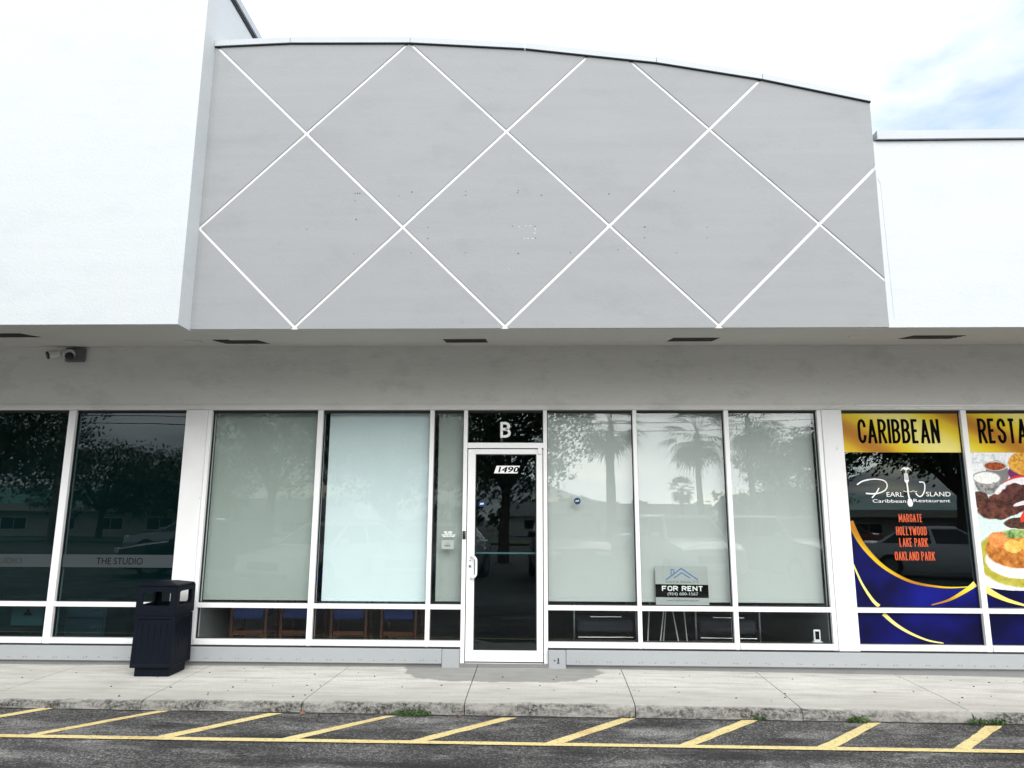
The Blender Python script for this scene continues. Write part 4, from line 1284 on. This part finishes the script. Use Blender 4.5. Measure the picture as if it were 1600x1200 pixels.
# body with slight taper and recessed panels with ribs
bm = bmesh.new(); bmesh.ops.create_cube(bm, size=1)
for v in bm.verts:
    k = 1.0 if v.co.z > 0 else 1.045
    v.co = Vector((v.co.x * 2 * BW * k, v.co.y * 2 * BW * k, 0.325 + v.co.z * 0.48))
bm.faces.ensure_lookup_table()
sides = [f for f in bm.faces if abs(f.normal.z) < 0.5]
r1 = bmesh.ops.inset_individual(bm, faces=sides, thickness=0.038, depth=0.0)
r2 = bmesh.ops.inset_individual(bm, faces=sides, thickness=0.006, depth=-0.011)
mb = MB(); mb.bm(bm)
body = mb.build('body', M['bin_plastic'], bn)
bv = body.modifiers.new('soft', 'BEVEL'); bv.width = 0.012; bv.segments = 2; bv.limit_method = 'ANGLE'; bv.angle_limit = R(40)
for side in range(4):
    rot = Matrix.Rotation(side * math.pi / 2, 4, 'Z')
    for k in range(5):
        mb = MB(); xx = -0.12 + 0.06 * k
        mb.box(xx - .0035, xx + .0035, -BW + 0.0035, -BW + 0.016, 0.155, 0.50, 0.002, 1, rot)
        mb.build('rib', M['bin_plastic'], body)
# hood: four corner posts, rims, openings, roof
hd = MB()
z0, z1 = 0.572, 0.845
WT = 0.018
for side in range(4):
    rot = Matrix.Rotation(side * math.pi / 2, 4, 'Z')
    W_ = BW + 0.004
    outer = [(-W_, z0), (W_, z0), (W_ - .004, z1), (-W_ + .004, z1)]
    ox0, ox1, oz0, oz1, rr = -0.135, 0.135, 0.665, 0.798, 0.024
    inner = arc(ox1 - rr, oz1 - rr, rr, rr, 0, 90, 4) + arc(ox0 + rr, oz1 - rr, rr, rr, 90, 180, 4) + arc(ox0 + rr, oz0 + rr, rr, rr, 180, 270, 4) + arc(ox1 - rr, oz0 + rr, rr, rr, 270, 360, 4)
    # outer ring resampled to the inner points by angle sector
    cor = [(W_ - .004, z1), (-W_ + .004, z1), (-W_, z0), (W_, z0)]
    out_ = []
    for q in range(4):
        a, b_, c_ = cor[q - 1] if False else None, cor[q], None
        px, pz = cor[q]
        prev = cor[(q - 1) % 4]; nxt = cor[(q + 1) % 4]
        for k in range(5):
            t = k / 4
            ix, iz = inner[q * 5 + k]
            if q == 0: pt = (W_ - .002, iz + (pz - iz) * min(1, t * 2)) if t < .5 else (ix + (px - ix) * (1 - (t - .5) * 2), pz)
            elif q == 1: pt = (ix + (px - ix) * min(1, t * 2), pz) if t < .5 else (-W_ + .002, iz + (pz - iz) * (1 - (t - .5) * 2))
            elif q == 2: pt = (-W_ + .001, iz + (pz - iz) * min(1, t * 2)) if t < .5 else (ix + (px - ix) * (1 - (t - .5) * 2), pz)
            else: pt = (ix + (px - ix) * min(1, t * 2), pz) if t < .5 else (W_ - .001, iz + (pz - iz) * (1 - (t - .5) * 2))
            out_.append(pt)
    n = len(inner)
    vs = [(x, -W_, z) for x, z in out_] + [(x, -W_, z) for x, z in inner] + [(x, -W_ + WT, z) for x, z in inner] + [(x * .9, -W_ + WT, z) for x, z in out_]
    fs = []
    for i in range(n):
        j = (i + 1) % n
        fs += [(i, n + i, n + j, j), (n + i, 2 * n + i, 2 * n + j, n + j), (2 * n + i, 3 * n + i, 3 * n + j, 2 * n + j)]
    hd.add([rot @ Vector(p) for p in vs], fs)
hood = hd.build('hood', M['bin_plastic'], bn)
W_ = BW + .006
mb = MB()
mb.add([(-W_, -W_, 0.8455), (W_, -W_, 0.8455), (W_, W_, 0.8455), (-W_, W_, 0.8455), (-W_ + .01, -W_ + .01, 0.862), (W_ - .01, -W_ + .01, 0.862), (W_ - .01, W_ - .01, 0.862), (-W_ + .01, W_ - .01, 0.862), (-0.07, -0.07, 0.888), (0.07, -0.07, 0.888), (0.07, 0.07, 0.888), (-0.07, 0.07, 0.888)],
       [(3, 2, 1, 0), (0, 1, 5, 4), (1, 2, 6, 5), (2, 3, 7, 6), (3, 0, 4, 7), (4, 5, 9, 8), (5, 6, 10, 9), (6, 7, 11, 10), (7, 4, 8, 11), (8, 9, 10, 11)])
lid = mb.build('lid', M['bin_plastic'], hood)
lid.modifiers.new('soft', 'BEVEL').width = 0.009
mb = MB(); mb.box(-BW + .012, BW - .012, -BW + .012, BW - .012, 0.566, 0.571); mb.build('seam', M['gasket'], bn)

# ---------------------------------------------------------------- furniture seen under the shades
def wood_chair(x, y, rz, label, first=[None]):
    if first[0] is None:
        o = empty('wooden_chair', (x, y, -0.05), rz, label=label, cat='chair', group='blue chairs inside behind the left windows')
        for sx in (-1, 1):
            MB().box(sx * .185 - .014, sx * .185 + .014, -0.195, -0.165, 0, 0.70, 0.004).build('leg', M['brown_wood'], o)
            MB().box(sx * .185 - .015, sx * .185 + .015, 0.17, 0.205, 0, 0.92, 0.004).build('leg', M['brown_wood'], o)
            MB().box(sx * .185 - .025, sx * .185 + .025, -0.22, 0.168, 0.702, 0.73, 0.006).build('armrest', M['brown_wood'], o)
            MB().box(sx * .185 - .012, sx * .185 + .012, -0.158, 0.168, 0.23, 0.27).build('stretcher', M['brown_wood'], o)
        MB().box(-0.163, 0.163, -0.19, -0.165, 0.24, 0.28).build('stretcher', M['brown_wood'], o)
        MB().box(-0.163, 0.163, -0.23, 0.165, 0.40, 0.52, 0.03, 3).build('seat', M['blue_fabric'], o)
        MB().box(-0.163, 0.163, 0.17, 0.215, 0.56, 0.92, 0.02, 2).build('backrest', M['blue_fabric'], o)
        first[0] = o
    else:
        o = copy_tree(first[0])
        o.location = (x, y, -0.05); o.rotation_euler = (0, 0, rz); o['label'] = label
    return o


wood_chair(-3.06, 0.55, 0.05, 'wooden chair with blue seat, leftmost under the grey green shade')
wood_chair(-2.52, 0.58, -0.03, 'wooden chair with blue seat, half hidden behind the mullion left of the pale blue shade')
wood_chair(-1.98, 0.56, 0.06, 'wooden chair with blue seat, left one under the pale blue shade')
wood_chair(-1.42, 0.55, -0.04, 'wooden chair with blue seat nearest the door, under the pale blue shade')


def sled_chair(x, y, rz, label, first=[None]):
    if first[0] is None:
        o = empty('sled_chair', (x, y, -0.05), rz, label=label, cat='chair', group='black chairs inside behind the right windows')
        for sx in (-1, 1):
            mb = MB(); mb.tube([(sx * .33, 0.25, 0.62), (sx * .33, -0.27, 0.60), (sx * .33, -0.29, 0.57), (sx * .33, -0.28, 0.22), (sx * .33, -0.26, 0.20), (sx * .33, 0.28, 0.20)], 0.011, 8)
            mb.build('frame_tube', M['chrome'], o, smooth=True)
        mb = MB(); mb.tube([(-0.29, -0.30, 0.25), (0.29, -0.30, 0.25)], 0.006, 8); mb.build('crossbar', M['chrome'], o, smooth=True)
        mb = MB(); mb.tube([(-0.17, -0.31, 0.47), (-0.16, -0.33, 0.46), (0.16, -0.33, 0.46), (0.17, -0.31, 0.47)], 0.007, 8); mb.build('crossbar', M['chrome'], o, smooth=True)
        MB().box(-0.30, 0.30, -0.29, 0.26, 0.29, 0.43, 0.04, 3).build('seat', M['black_fabric'], o)
        MB().box(-0.30, 0.30, 0.22, 0.32, 0.44, 0.92, 0.04, 3).build('backrest', M['black_fabric'], o)
        first[0] = o
    else:
        o = copy_tree(first[0])
        o.location = (x, y, -0.05); o.rotation_euler = (0, 0, rz); o['label'] = label
    return o


sled_chair(0.77, 0.62, 0.03, 'black chair with chrome bars under the shade right of the door')
sled_chair(2.08, 0.62, -0.05, 'black chair with chrome bars right of the easel legs')
es = empty('easel', (1.47, 0.55, -0.05), label='slim white easel legs under the for rent board', cat='easel')
for (xa, xb, yb) in ((-0.24, -0.17, 0.0), (-0.12, 0.0, -0.02), (0.13, 0.02, -0.02), (0.21, 0.17, 0.0), (-0.05, 0.05, 0.15)):
    mb = MB(); mb.tube([(xa, yb - .05, 0), (xb, yb, 0.75)], 0.007, 6); mb.build('leg', M['white_frame'], es)
MB().box(-0.2, 0.2, -0.03, -0.01, 0.76, 0.79).build('ledge', M['white_frame'], es)
dv = empty('display_timer', (2.88, 0.04, ZG), label='small white framed digital display at the corner of the low right window', cat='display')
MB().box(-0.034, 0.034, 0, 0.018, 0.012, 0.125, 0.005).build('case', M['white_frame'], dv)
MB().box(-0.020, 0.020, -0.002, -0.0005, 0.032, 0.110).build('screen', M['ink_black'], dv)
MB().box(-0.045, 0.045, -0.01, 0.03, 0.0, 0.0115).build('foot', M['white_frame'], dv)
cb = empty('drawer_cabinet', (-4.80, 0.30, -0.05), label='blue grey drawer cabinet low inside the dark left shop', cat='cabinet')
MB().box(-0.22, 0.22, 0, 0.45, 0, 0.60).build('case', M['cabinet'], cb)
for k in range(3):
    d = MB().box(-0.20, 0.20, -0.015, -0.001, 0.02 + .195 * k, 0.20 + .195 * k, .004).build('drawer', M['cabinet'], cb)
    MB().box(0.10, 0.14, -0.03, -0.016, 0.10 + .195 * k, 0.12 + .195 * k).build('handle', M['steel'], d)
nb = empty('notice_board', (-5.32, 0.12, 0.30), label='small framed board with dark triangle low in the leftmost window', cat='notice')
MB().box(-0.17, 0.17, 0, 0.01, 0, 0.19).build('board', M['board_green'], nb)
MB().prism_xz([(-0.05, 0.10), (0.05, 0.10), (0.0, 0.17)], -0.002, -0.0005).build('emblem', M['ink_black'], nb)

# ---------------------------------------------------------------- weeds, leaves, bits
def weed(x, y, z, r_, n, label):
    rnd = random.Random(int(abs(x) * 1000) + 5)
    mb = MB()
    for k in range(n):
        a = rnd.uniform(0, 2 * math.pi); rr = r_ * math.sqrt(rnd.random())
        px, py = rr * math.cos(a) * 1.7, rr * math.sin(a) * 0.55
        hz = rnd.uniform(0.01, 0.055) * (1 - rr / r_ * 0.5)
        c = Vector((px, py, hz))
        d = Vector((rnd.uniform(-1, 1), rnd.uniform(-1, 1), rnd.uniform(0.0, 0.9))).normalized()
        s_ = rnd.uniform(0.010, 0.022)
        u = d.orthogonal().normalized(); u.rotate(Matrix.Rotation(rnd.uniform(0, 6.28), 3, d))
        mb.add([c - d * s_ * .2, c + d * s_ * .5 + u * s_ * .38, c + d * s_ * 1.1, c + d * s_ * .5 - u * s_ * .38], [(0, 1, 2, 3)])
        if k % 4 == 0:
            mb.tube([(px * .3, py * .3, -0.005), tuple(c)], 0.0018, 4)
    o = mb.build('weed', M['leaf_weed'])
    o.location = (x, y, z)
    return tag(o, label, 'weed', 'weeds growing at the foot of the kerb')


weed(-0.96, -1.50, az(-.9), 0.090, 260, 'largest green weed clump at the kerb, left of the door')
weed(2.57, -1.49, az(2.5), 0.055, 120, 'green weed clump at the kerb beside the worn orange hatch stripe')
weed(3.50, -1.49, az(3.5), 0.055, 110, 'pair of weed tufts at the kerb near the right edge, left tuft')
weed(3.66, -1.49, az(3.6), 0.042, 80, 'rightmost weed tuft at the kerb')
weed(1.80, -1.475, az(1.8), 0.035, 40, 'tiniest weed sprig at the kerb below the right window')


def leaf(x, y, z, s_, rz, label):
    mb = MB()
    vs = []
    n = 6
    for i in range(n + 1):
        t = i / n
        w = s_ * .28 * math.sin(math.pi * t) ** .8
        vs += [(s_ * (t - .5), -w, .012 * math.sin(t * 3) + .004), (s_ * (t - .5), w, .016 * math.sin(t * 3 + .5) + .004)]
    mb.add(vs, [(2 * i, 2 * i + 2, 2 * i + 3, 2 * i + 1) for i in range(n)])
    o = mb.build('fallen_leaf', M['dead_leaf'])
    o.location = (x, y, z); o.rotation_euler = (0.2, 0.1, rz)
    return tag(o, label, 'leaf', 'fallen leaves')


leaf(-1.92, -2.53, az(-1.9) + .004, 0.085, 2.9, 'reddish fallen leaf on the asphalt beyond the yellow line')
leaf(-1.83, -1.53, az(-1.8) + .004, 0.06, 0.6, 'brown fallen leaf at the kerb near the top of a hatch stripe')
leaf(-0.58, -1.53, az(-.5) + .004, 0.05, 1.6, 'brown fallen leaf at the kerb in front of the door')
leaf(-1.68, -1.58, az(-1.6) + .004, 0.055, 2.4, 'rusty fallen leaf on the asphalt just below the kerb joint')
rnd = random.Random(3)
mb = MB()
for k in range(70):
    x = rnd.uniform(-5, 5); y = rnd.uniform(-1.35, -0.2)
    s_ = rnd.uniform(0.004, 0.012)
    z = sz(x) + .001
    mb.add([(x - s_, y - s_ * .5, z), (x + s_, y - s_ * .4, z), (x + s_ * .6, y + s_ * .5, z), (x - s_ * .5, y + s_ * .6, z), (x, y, z + s_ * .8)], [(0, 1, 4), (1, 2, 4), (2, 3, 4), (3, 0, 4)])
tag(mb.build('sidewalk_debris', M['seam_shade_dirt']), 'scattered specks of leaf litter on the sidewalk', 'litter', kind='stuff')

# ================================================================ ACROSS THE LOT (seen reflected in the glass)
def car(x, y, rz, paint, label, suv=False, z=0.0):
    o = empty('parked_car', (x, y, az(x) + z), rz, label=label, cat='car', group='cars parked facing the plaza')
    Lh, W = 2.25, 0.88
    if suv: prof = [(2.30, .42, .62), (2.24, .30, .86), (1.9, .24, .98), (1.15, .22, 1.06), (0.2, .22, 1.08), (-1.2, .22, 1.10), (-2.05, .26, 1.08), (-2.26, .36, .90)]
    else: prof = [(2.30, .40, .58), (2.22, .28, .72), (1.8, .22, .80), (1.05, .20, .90), (0.2, .20, .93), (-1.2, .20, .95), (-2.0, .24, .95), (-2.26, .36, .80)]
    zr = 1.66 if suv else 1.42
    mb = MB(); vs = []; m_ = None
    for (yy, zb_, zt) in prof:
        e = 1 - 0.14 * max(0, (abs(yy) - 1.6) / 0.7) ** 1.5
        half = [(W * .90 * e, zb_), (W * e, zb_ + (zt - zb_) * .25), (W * 1.0 * e, zb_ + (zt - zb_) * .62), (W * .95 * e, zt - .02), (W * .70 * e, zt + .012), (0, zt + .03)]
        ring = [(xx, yy, zz) for xx, zz in half] + [(-xx, yy, zz) for xx, zz in reversed(half[:-1])]
        m_ = len(ring); vs += ring
    k_ = len(prof)
    fs = [(i * m_ + q, (i + 1) * m_ + q, (i + 1) * m_ + q + 1, i * m_ + q + 1) for i in range(k_ - 1) for q in range(m_ - 1)]
    fs += [(i * m_ + m_ - 1, (i + 1) * m_ + m_ - 1, (i + 1) * m_, i * m_) for i in range(k_ - 1)]
    fs += [tuple(range(m_)), tuple((k_ - 1) * m_ + q for q in reversed(range(m_)))]
    mb.add(vs, fs)
    body = mb.build('body', paint, o, smooth=True, angle=38)
    zb_ = prof[4][2] - .01
    yf0, yf1 = (1.15, 0.45) if suv else (1.10, 0.30)
    yr0, yr1 = (-2.05, -1.75) if suv else (-1.75, -1.05)
    bw, tw = W * .90, W * .70
    base = [(-bw, yf0), (bw, yf0), (bw, yr0), (-bw, yr0)]; top = [(-tw, yf1), (tw, yf1), (tw, yr1), (-tw, yr1)]
    mb = MB()
    vs = [(a, b_, zb_) for a, b_ in base] + [(a, b_, zr - .05) for a, b_ in top] + [(a * .9, b_ * .94 - .01, zr) for a, b_ in top]
    mb.add(vs, [(0, 1, 5, 4), (1, 2, 6, 5), (2, 3, 7, 6), (3, 0, 4, 7), (4, 5, 9, 8), (5, 6, 10, 9), (6, 7, 11, 10), (7, 4, 8, 11), (8, 9, 10, 11)])
    cab = mb.build('cabin', paint, o)
    A = [Vector(v) for v in vs]

    def quad(name, p, q, r_, s_, n_, par, inset=.08, split=None):
        c0, c1, c2, c3 = p, q, r_, s_
        def at(u, v): return (c0.lerp(c1, u)).lerp(c3.lerp(c2, u), v)
        rng = split or [(inset * .5, 1 - inset * .5)]
        for (u0_, u1_) in rng:
            pts_ = [at(u0_, .06), at(u1_, .06), at(u1_, .93), at(u0_, .93)]
            d = Vector(n_) * .006
            m2 = MB(); m2.add([pp + d for pp in pts_] + [pp - d * .6 for pp in pts_], [(0, 1, 2, 3), (0, 4, 5, 1), (1, 5, 6, 2), (2, 6, 7, 3), (3, 7, 4, 0)])
            m2.build(name, M['car_glass'], par)
    quad('windshield', A[0], A[1], A[5], A[4], (0, .6, .8), cab)
    quad('rear_glass', A[2], A[3], A[7], A[6], (0, -.7, .7), cab)
    quad('side_glass', A[1], A[2], A[6], A[5], (.95, 0, .3), cab, split=[(.04, .46), (.50, .95)])
    quad('side_glass', A[3], A[0], A[4], A[7], (-.95, 0, .3), cab, split=[(.05, .50), (.54, .96)])
    for sx in (-1, 1):
        for yy in (1.40, -1.38):
            mb = MB(); mb.tube([(sx * (W - .20), yy, .32), (sx * (W + .005), yy, .32)], .32, 20)
            wh = mb.build('wheel', M['rubber'], o, smooth=True)
            mb = MB(); mb.tube([(sx * (W + .002), yy, .32), (sx * (W + .014), yy, .32)], .20, 16)
            mb.build('rim', M['steel'], wh)
        zl = .70 if suv else .62
        mb = MB(); mb.box(sx * .58 - .19, sx * .58 + .19, 2.14, 2.272, zl - .02, zl + .13, .03, 2)
        mb.build('headlight', M['headlight'], o, smooth=True)
        mb = MB(); mb.box(sx * .62 - .16, sx * .62 + .16, -2.275, -2.1, zl + .02, zl + .18, .02, 2)
        mb.build('taillight', M['taillight'], o, smooth=True)
        mb = MB(); mb.box(sx * (W + .08) - .10, sx * (W + .08) + .10, .80, .92, zb_ + .02, zb_ + .16, .03, 2)
        mb.build('mirror', paint, o, smooth=True)
    zl = .56 if suv else .45
    MB().box(-.42, .42, 2.25, 2.315, zl, zl + .17, .02).build('grille', M['black_plastic'], o)
    MB().box(-.62, .62, 2.20, 2.312, .30, .40, .02).build('air_intake', M['black_plastic'], o)
    return o


car(-4.65, -9.4, R(22), M['car_white'], 'white sedan reflected in the window beside the trash bin')
car(-2.35, -10.6, R(12), M['car_silver'], 'silver sedan reflected in the pale blue window left of the door')
car(0.9, -11.2, R(-4), M['car_dark'], 'dark car reflected low in the door glass', True)
car(3.9, -11.6, R(-8), M['car_white'], 'white suv reflected above the for rent sign', True)
car(6.9, -12.4, R(-20), M['car_silver'], 'silver suv reflected in the window left of the restaurant graphics', True)
car(11.6, -13.2, R(-62), M['car_white'], 'white car reflected in the restaurant logo pane')
car(-8.4, -11.6, R(70), M['car_dark'], 'dark car reflected in the leftmost studio window')
car(-13.5, -21, R(80), M['car_silver'], 'silver car far across the lot, reflected in the studio window')
car(13.5, -26, R(85), M['car_red'], 'red car far across the lot, reflected at right')
car(6.0, -27, R(92), M['car_white'], 'white car far across the lot, reflected in the middle of the right windows')

gs = MB(); gs.box(-80, 80, -36.5, -33, az(0) - .3, 0.0, .05)
tag(gs.build('grass_strip', M['grass']), 'raised grass strip across the far side of the lot', 'grass', kind='structure')


def leaves(n, blobs, size, seed):
    rnd = random.Random(seed)
    mb = MB()
    vol = [b_[3] * b_[4] * b_[5] for b_ in blobs]
    tot = sum(vol)
    for bl, vv in zip(blobs, vol):
        k = int(n * vv / tot)
        ncl = max(6, k // 26)
        cl = []
        for _ in range(ncl):
            d = Vector((rnd.gauss(0, 1), rnd.gauss(0, 1), rnd.gauss(0, 1))).normalized() * (rnd.random() ** .4)
            cl.append(Vector((bl[0] + d.x * bl[3], bl[1] + d.y * bl[4], bl[2] + d.z * bl[5])))
        sp = 0.20 * min(bl[3], bl[5])
        for i in range(k):
            c = cl[i % ncl] + Vector((rnd.gauss(0, sp), rnd.gauss(0, sp), rnd.gauss(0, sp * .7)))
            d = Vector((rnd.gauss(0, 1), rnd.gauss(0, 1), rnd.gauss(0, 1))).normalized()
            u = d.orthogonal().normalized(); w = d.cross(u)
            s_ = size * rnd.uniform(.6, 1.4)
            mb.add([c - u * s_, c + w * s_ * .45, c + u * s_, c - w * s_ * .45], [(0, 1, 2, 3)])
    return mb


def tree(x, y, h, r_, label, seed, n=10000, low=0.36):
    rnd = random.Random(seed)
    o = empty('broadleaf_tree', (x, y, az(x)), label=label, cat='tree', group='broadleaf trees across the lot')
    mb = MB()
    th = h * .30
    mb.tube([(0, 0, -.2), (.05, 0, th * .5), (.12, .05, th)], [.23, .17, .14], 10)
    blobs = [(0, 0, h * .66, r_ * .75, r_ * .75, h * .28), (0, 0, h * low, r_ * .9, r_ * .7, h * .13)]
    for k in range(7):
        a = k * 2 * math.pi / 7 + rnd.uniform(-.4, .4)
        ex = Vector((math.cos(a) * r_ * rnd.uniform(.5, .75), math.sin(a) * r_ * .6, h * rnd.uniform(low, .80)))
        mb.tube([(.1, .04, th * .9), tuple(ex * .5 + Vector((0, 0, th * .55))), tuple(ex)], [.13, .08, .035], 6)
        blobs.append((ex.x, ex.y, ex.z, r_ * rnd.uniform(.34, .5), r_ * .42, h * rnd.uniform(.12, .20)))
    mb.build('trunk', M['bark'], o, smooth=True, angle=60)
    leaves(int(n * 1.5), blobs, .092, seed).build('crown', M['leaf_tree'], o)
    return o


tree(-20.9, -19, 9.5, 4.4, 'big dense tree reflected in the leftmost studio window', 1, 15000)
tree(-21.5, -36, 6.2, 4.6, 'round tree reflected low in the studio window by the bin', 2)
tree(-27.0, -37, 6.6, 5.0, 'round tree beside the cream building across the lot', 12)
tree(-9.6, -18.5, 8.6, 3.3, 'tree with gaps reflected in the grey green shade', 3, 8500, 0.40)
tree(-5.2, -19, 9.0, 3.2, 'tall tree reflected over the pale blue shade', 4, 12000, 0.36)
tree(-1.0, -18, 9.2, 2.9, 'tree reflected in the door and its transom', 5, 13000)
tree(14.0, -31.5, 7.0, 3.3, 'spreading tree reflected in the rightmost shaded window', 6)
tree(14.6, -17.5, 9.0, 4.6, 'dark tree reflected behind the restaurant logo', 8, 22000, 0.47)
tree(30, -34, 8.0, 5.0, 'tree farthest to the right across the lot', 9)


def palm(x, y, h, label, seed, cr=2.0):
    rnd = random.Random(seed)
    o = empty('fan_palm', (x, y, az(x)), label=label, cat='palm tree', group='fan palms across the lot')
    mb = MB(); mb.tube([(0, 0, -.2), (.05, 0, h * .3), (-.03, .02, h * .7), (0, 0, h)], [.21, .16, .15, .145], 10)
    mb.build('trunk', M['palm_bark'], o, smooth=True)
    mb = MB()
    for k in range(46):
        a = rnd.uniform(0, 2 * math.pi)
        el = R(rnd.choice([70, 45, 25, 5, -20, -45, -65]) + rnd.uniform(-12, 12))
        d = Vector((math.cos(a) * math.cos(el), math.sin(a) * math.cos(el), math.sin(el)))
        st = Vector((0, 0, h))
        hub = st + d * cr * rnd.uniform(.38, .52)
        side = d.cross(Vector((0, 0, 1)))
        side = side.normalized() if side.length > .05 else Vector((1, 0, 0))
        up = side.cross(d)
        mb.add([st - side * .02, st + side * .02, hub + side * .015, hub - side * .015], [(0, 1, 2, 3)])
        for q in range(13):
            t = R(-80 + 160 * q / 12)
            dd = (d * math.cos(t) + side * math.sin(t)).normalized()
            ln = cr * .52 * (1 - .25 * abs(q - 6) / 6) * rnd.uniform(.85, 1.1)
            w = up.cross(dd) * .045
            tip = hub + dd * ln - Vector((0, 0, .28 * ln * rnd.uniform(.5, 1.3)))
            md = hub + dd * ln * .55
            mb.add([hub, md + w, tip, md - w], [(0, 1, 2, 3)])
    mb.build('crown', M['leaf_palm'], o)
    return o


palm(4.2, -30, 6.4, 'tall fan palm reflected in the window right of the door', 11, 2.3)
palm(8.7, -30, 6.0, 'bushy fan palm reflected in the for rent window', 12, 2.4)
palm(11.1, -29, 6.7, 'fan palm reflected behind the second mullion right of the door', 13, 2.2)
palm(14.0, -60, 4.2, 'small distant round headed palm reflected in the for rent window', 14, 1.6)

# buildings across the lot
def low_house(x, y, w, d, h, wall, roof, label, pitched=False):
    o = empty('shop_across', (x, y, az(0)), label=label, cat='building')
    MB().box(-w / 2, w / 2, -d, 0, 0, h).build('wall', wall, o)
    if pitched:
        mb = MB(); mb.add([(-w / 2 - .6, .8, h - .05), (w / 2 + .6, .8, h - .05), (w / 2 + .6, -d / 2, h + 1.2), (-w / 2 - .6, -d / 2, h + 1.2), (-w / 2 - .6, -d - .8, h - .05), (w / 2 + .6, -d - .8, h - .05)],
                          [(0, 1, 2, 3), (3, 2, 5, 4), (0, 3, 4), (1, 5, 2), (0, 4, 5, 1)])
        mb.build('roof', roof, o)
        MB().box(-w / 2 - .62, w / 2 + .62, .80, .90, h - .55, h - .06).build('fascia', wall, o)
    else:
        MB().box(-w / 2 - .15, w / 2 + .15, .001, .5, h - .7, h + .5).build('fascia', wall, o)
    k = int(w // 3.2)
    for i in range(k):
        xx = -w / 2 + (i + .5) * w / k
        f = MB().box(xx - .95, xx + .95, .002, .06, .5, h - .95).build('window', M['house_white'], o)
        MB().box(xx - .87, xx - .03, .0605, .07, .58, h - 1.03).build('pane', M['window_dark'], f)
        MB().box(xx + .03, xx + .87, .0605, .07, .58, h - 1.03).build('pane', M['window_dark'], f)
    return o


low_house(-17.5, -40, 7.5, 8, 1.9 + .3, M['house_white'], None, 'low white building reflected in the grey green shade')
low_house(29, -45, 26, 10, 2.2, M['house_cream'], M['teal_roof'], 'long building with teal roof reflected in the logo pane', True)
low_house(-34, -44, 18, 8, 2.4, M['house_cream'], M['teal_roof'], 'cream building reflected in the studio windows', True)
low_house(2.5, -52, 9, 7, 2.3, M['house_white'], None, 'white shop far behind the palms')
low_house(11, -66, 14, 7, 2.4, M['house_cream'], None, 'cream shop in the far distance behind the small palm')
tl = leaves(9000, [(x, -78 + random.uniform(-3, 3), random.uniform(1.2, 2.6), random.uniform(3, 5), 2.5, random.uniform(1.6, 2.8)) for x in range(-90, 91, 6)], .42, 77)
tag(tl.build('distant_treeline', M['leaf_tree']), 'distant line of trees closing the far side of the lot', 'treeline', kind='stuff')

def pole(x, y, h, label):
    o = empty('utility_pole', (x, y, az(x)), label=label, cat='utility pole', group='utility poles across the lot')
    mb = MB(); mb.tube([(0, 0, -.3), (0, 0, h)], [.17, .12], 10); mb.build('post', M['pole_wood'], o, smooth=True)
    MB().box(-1.1, 1.1, -.06, .06, h - .6, h - .46).build('crossarm', M['pole_wood'], o)
    mb = MB(); mb.tube([(.28, .1, h - 2.1), (.28, .1, h - 1.3)], .2, 12); mb.build('transformer', M['house_cream'], o, smooth=True)
    return o


pole(5.9, -48, 8.3, 'utility pole reflected beside the tall palm')
pole(-26, -31, 9.0, 'utility pole left across the lot')
pole(26, -31, 9.0, 'utility pole right across the lot')
for k, (dz, dy) in enumerate(((0.0, 0), (-0.55, .4), (-1.3, -.3), (-1.8, .2))):
    mb = MB(); pts_ = []
    for i in range(41):
        t = i / 40
        pts_.append((-70 + 140 * t, -31 + dy, 8.3 + dz - .5 * math.sin(math.pi * ((t * 3) % 1))))
    mb.tube(pts_, .022, 5)
    tag(mb.build('power_line', M['wire']), ['topmost', 'second highest', 'third highest', 'lowest'][k] + ' overhead power line reflected across the windows', 'power line', 'overhead power lines')
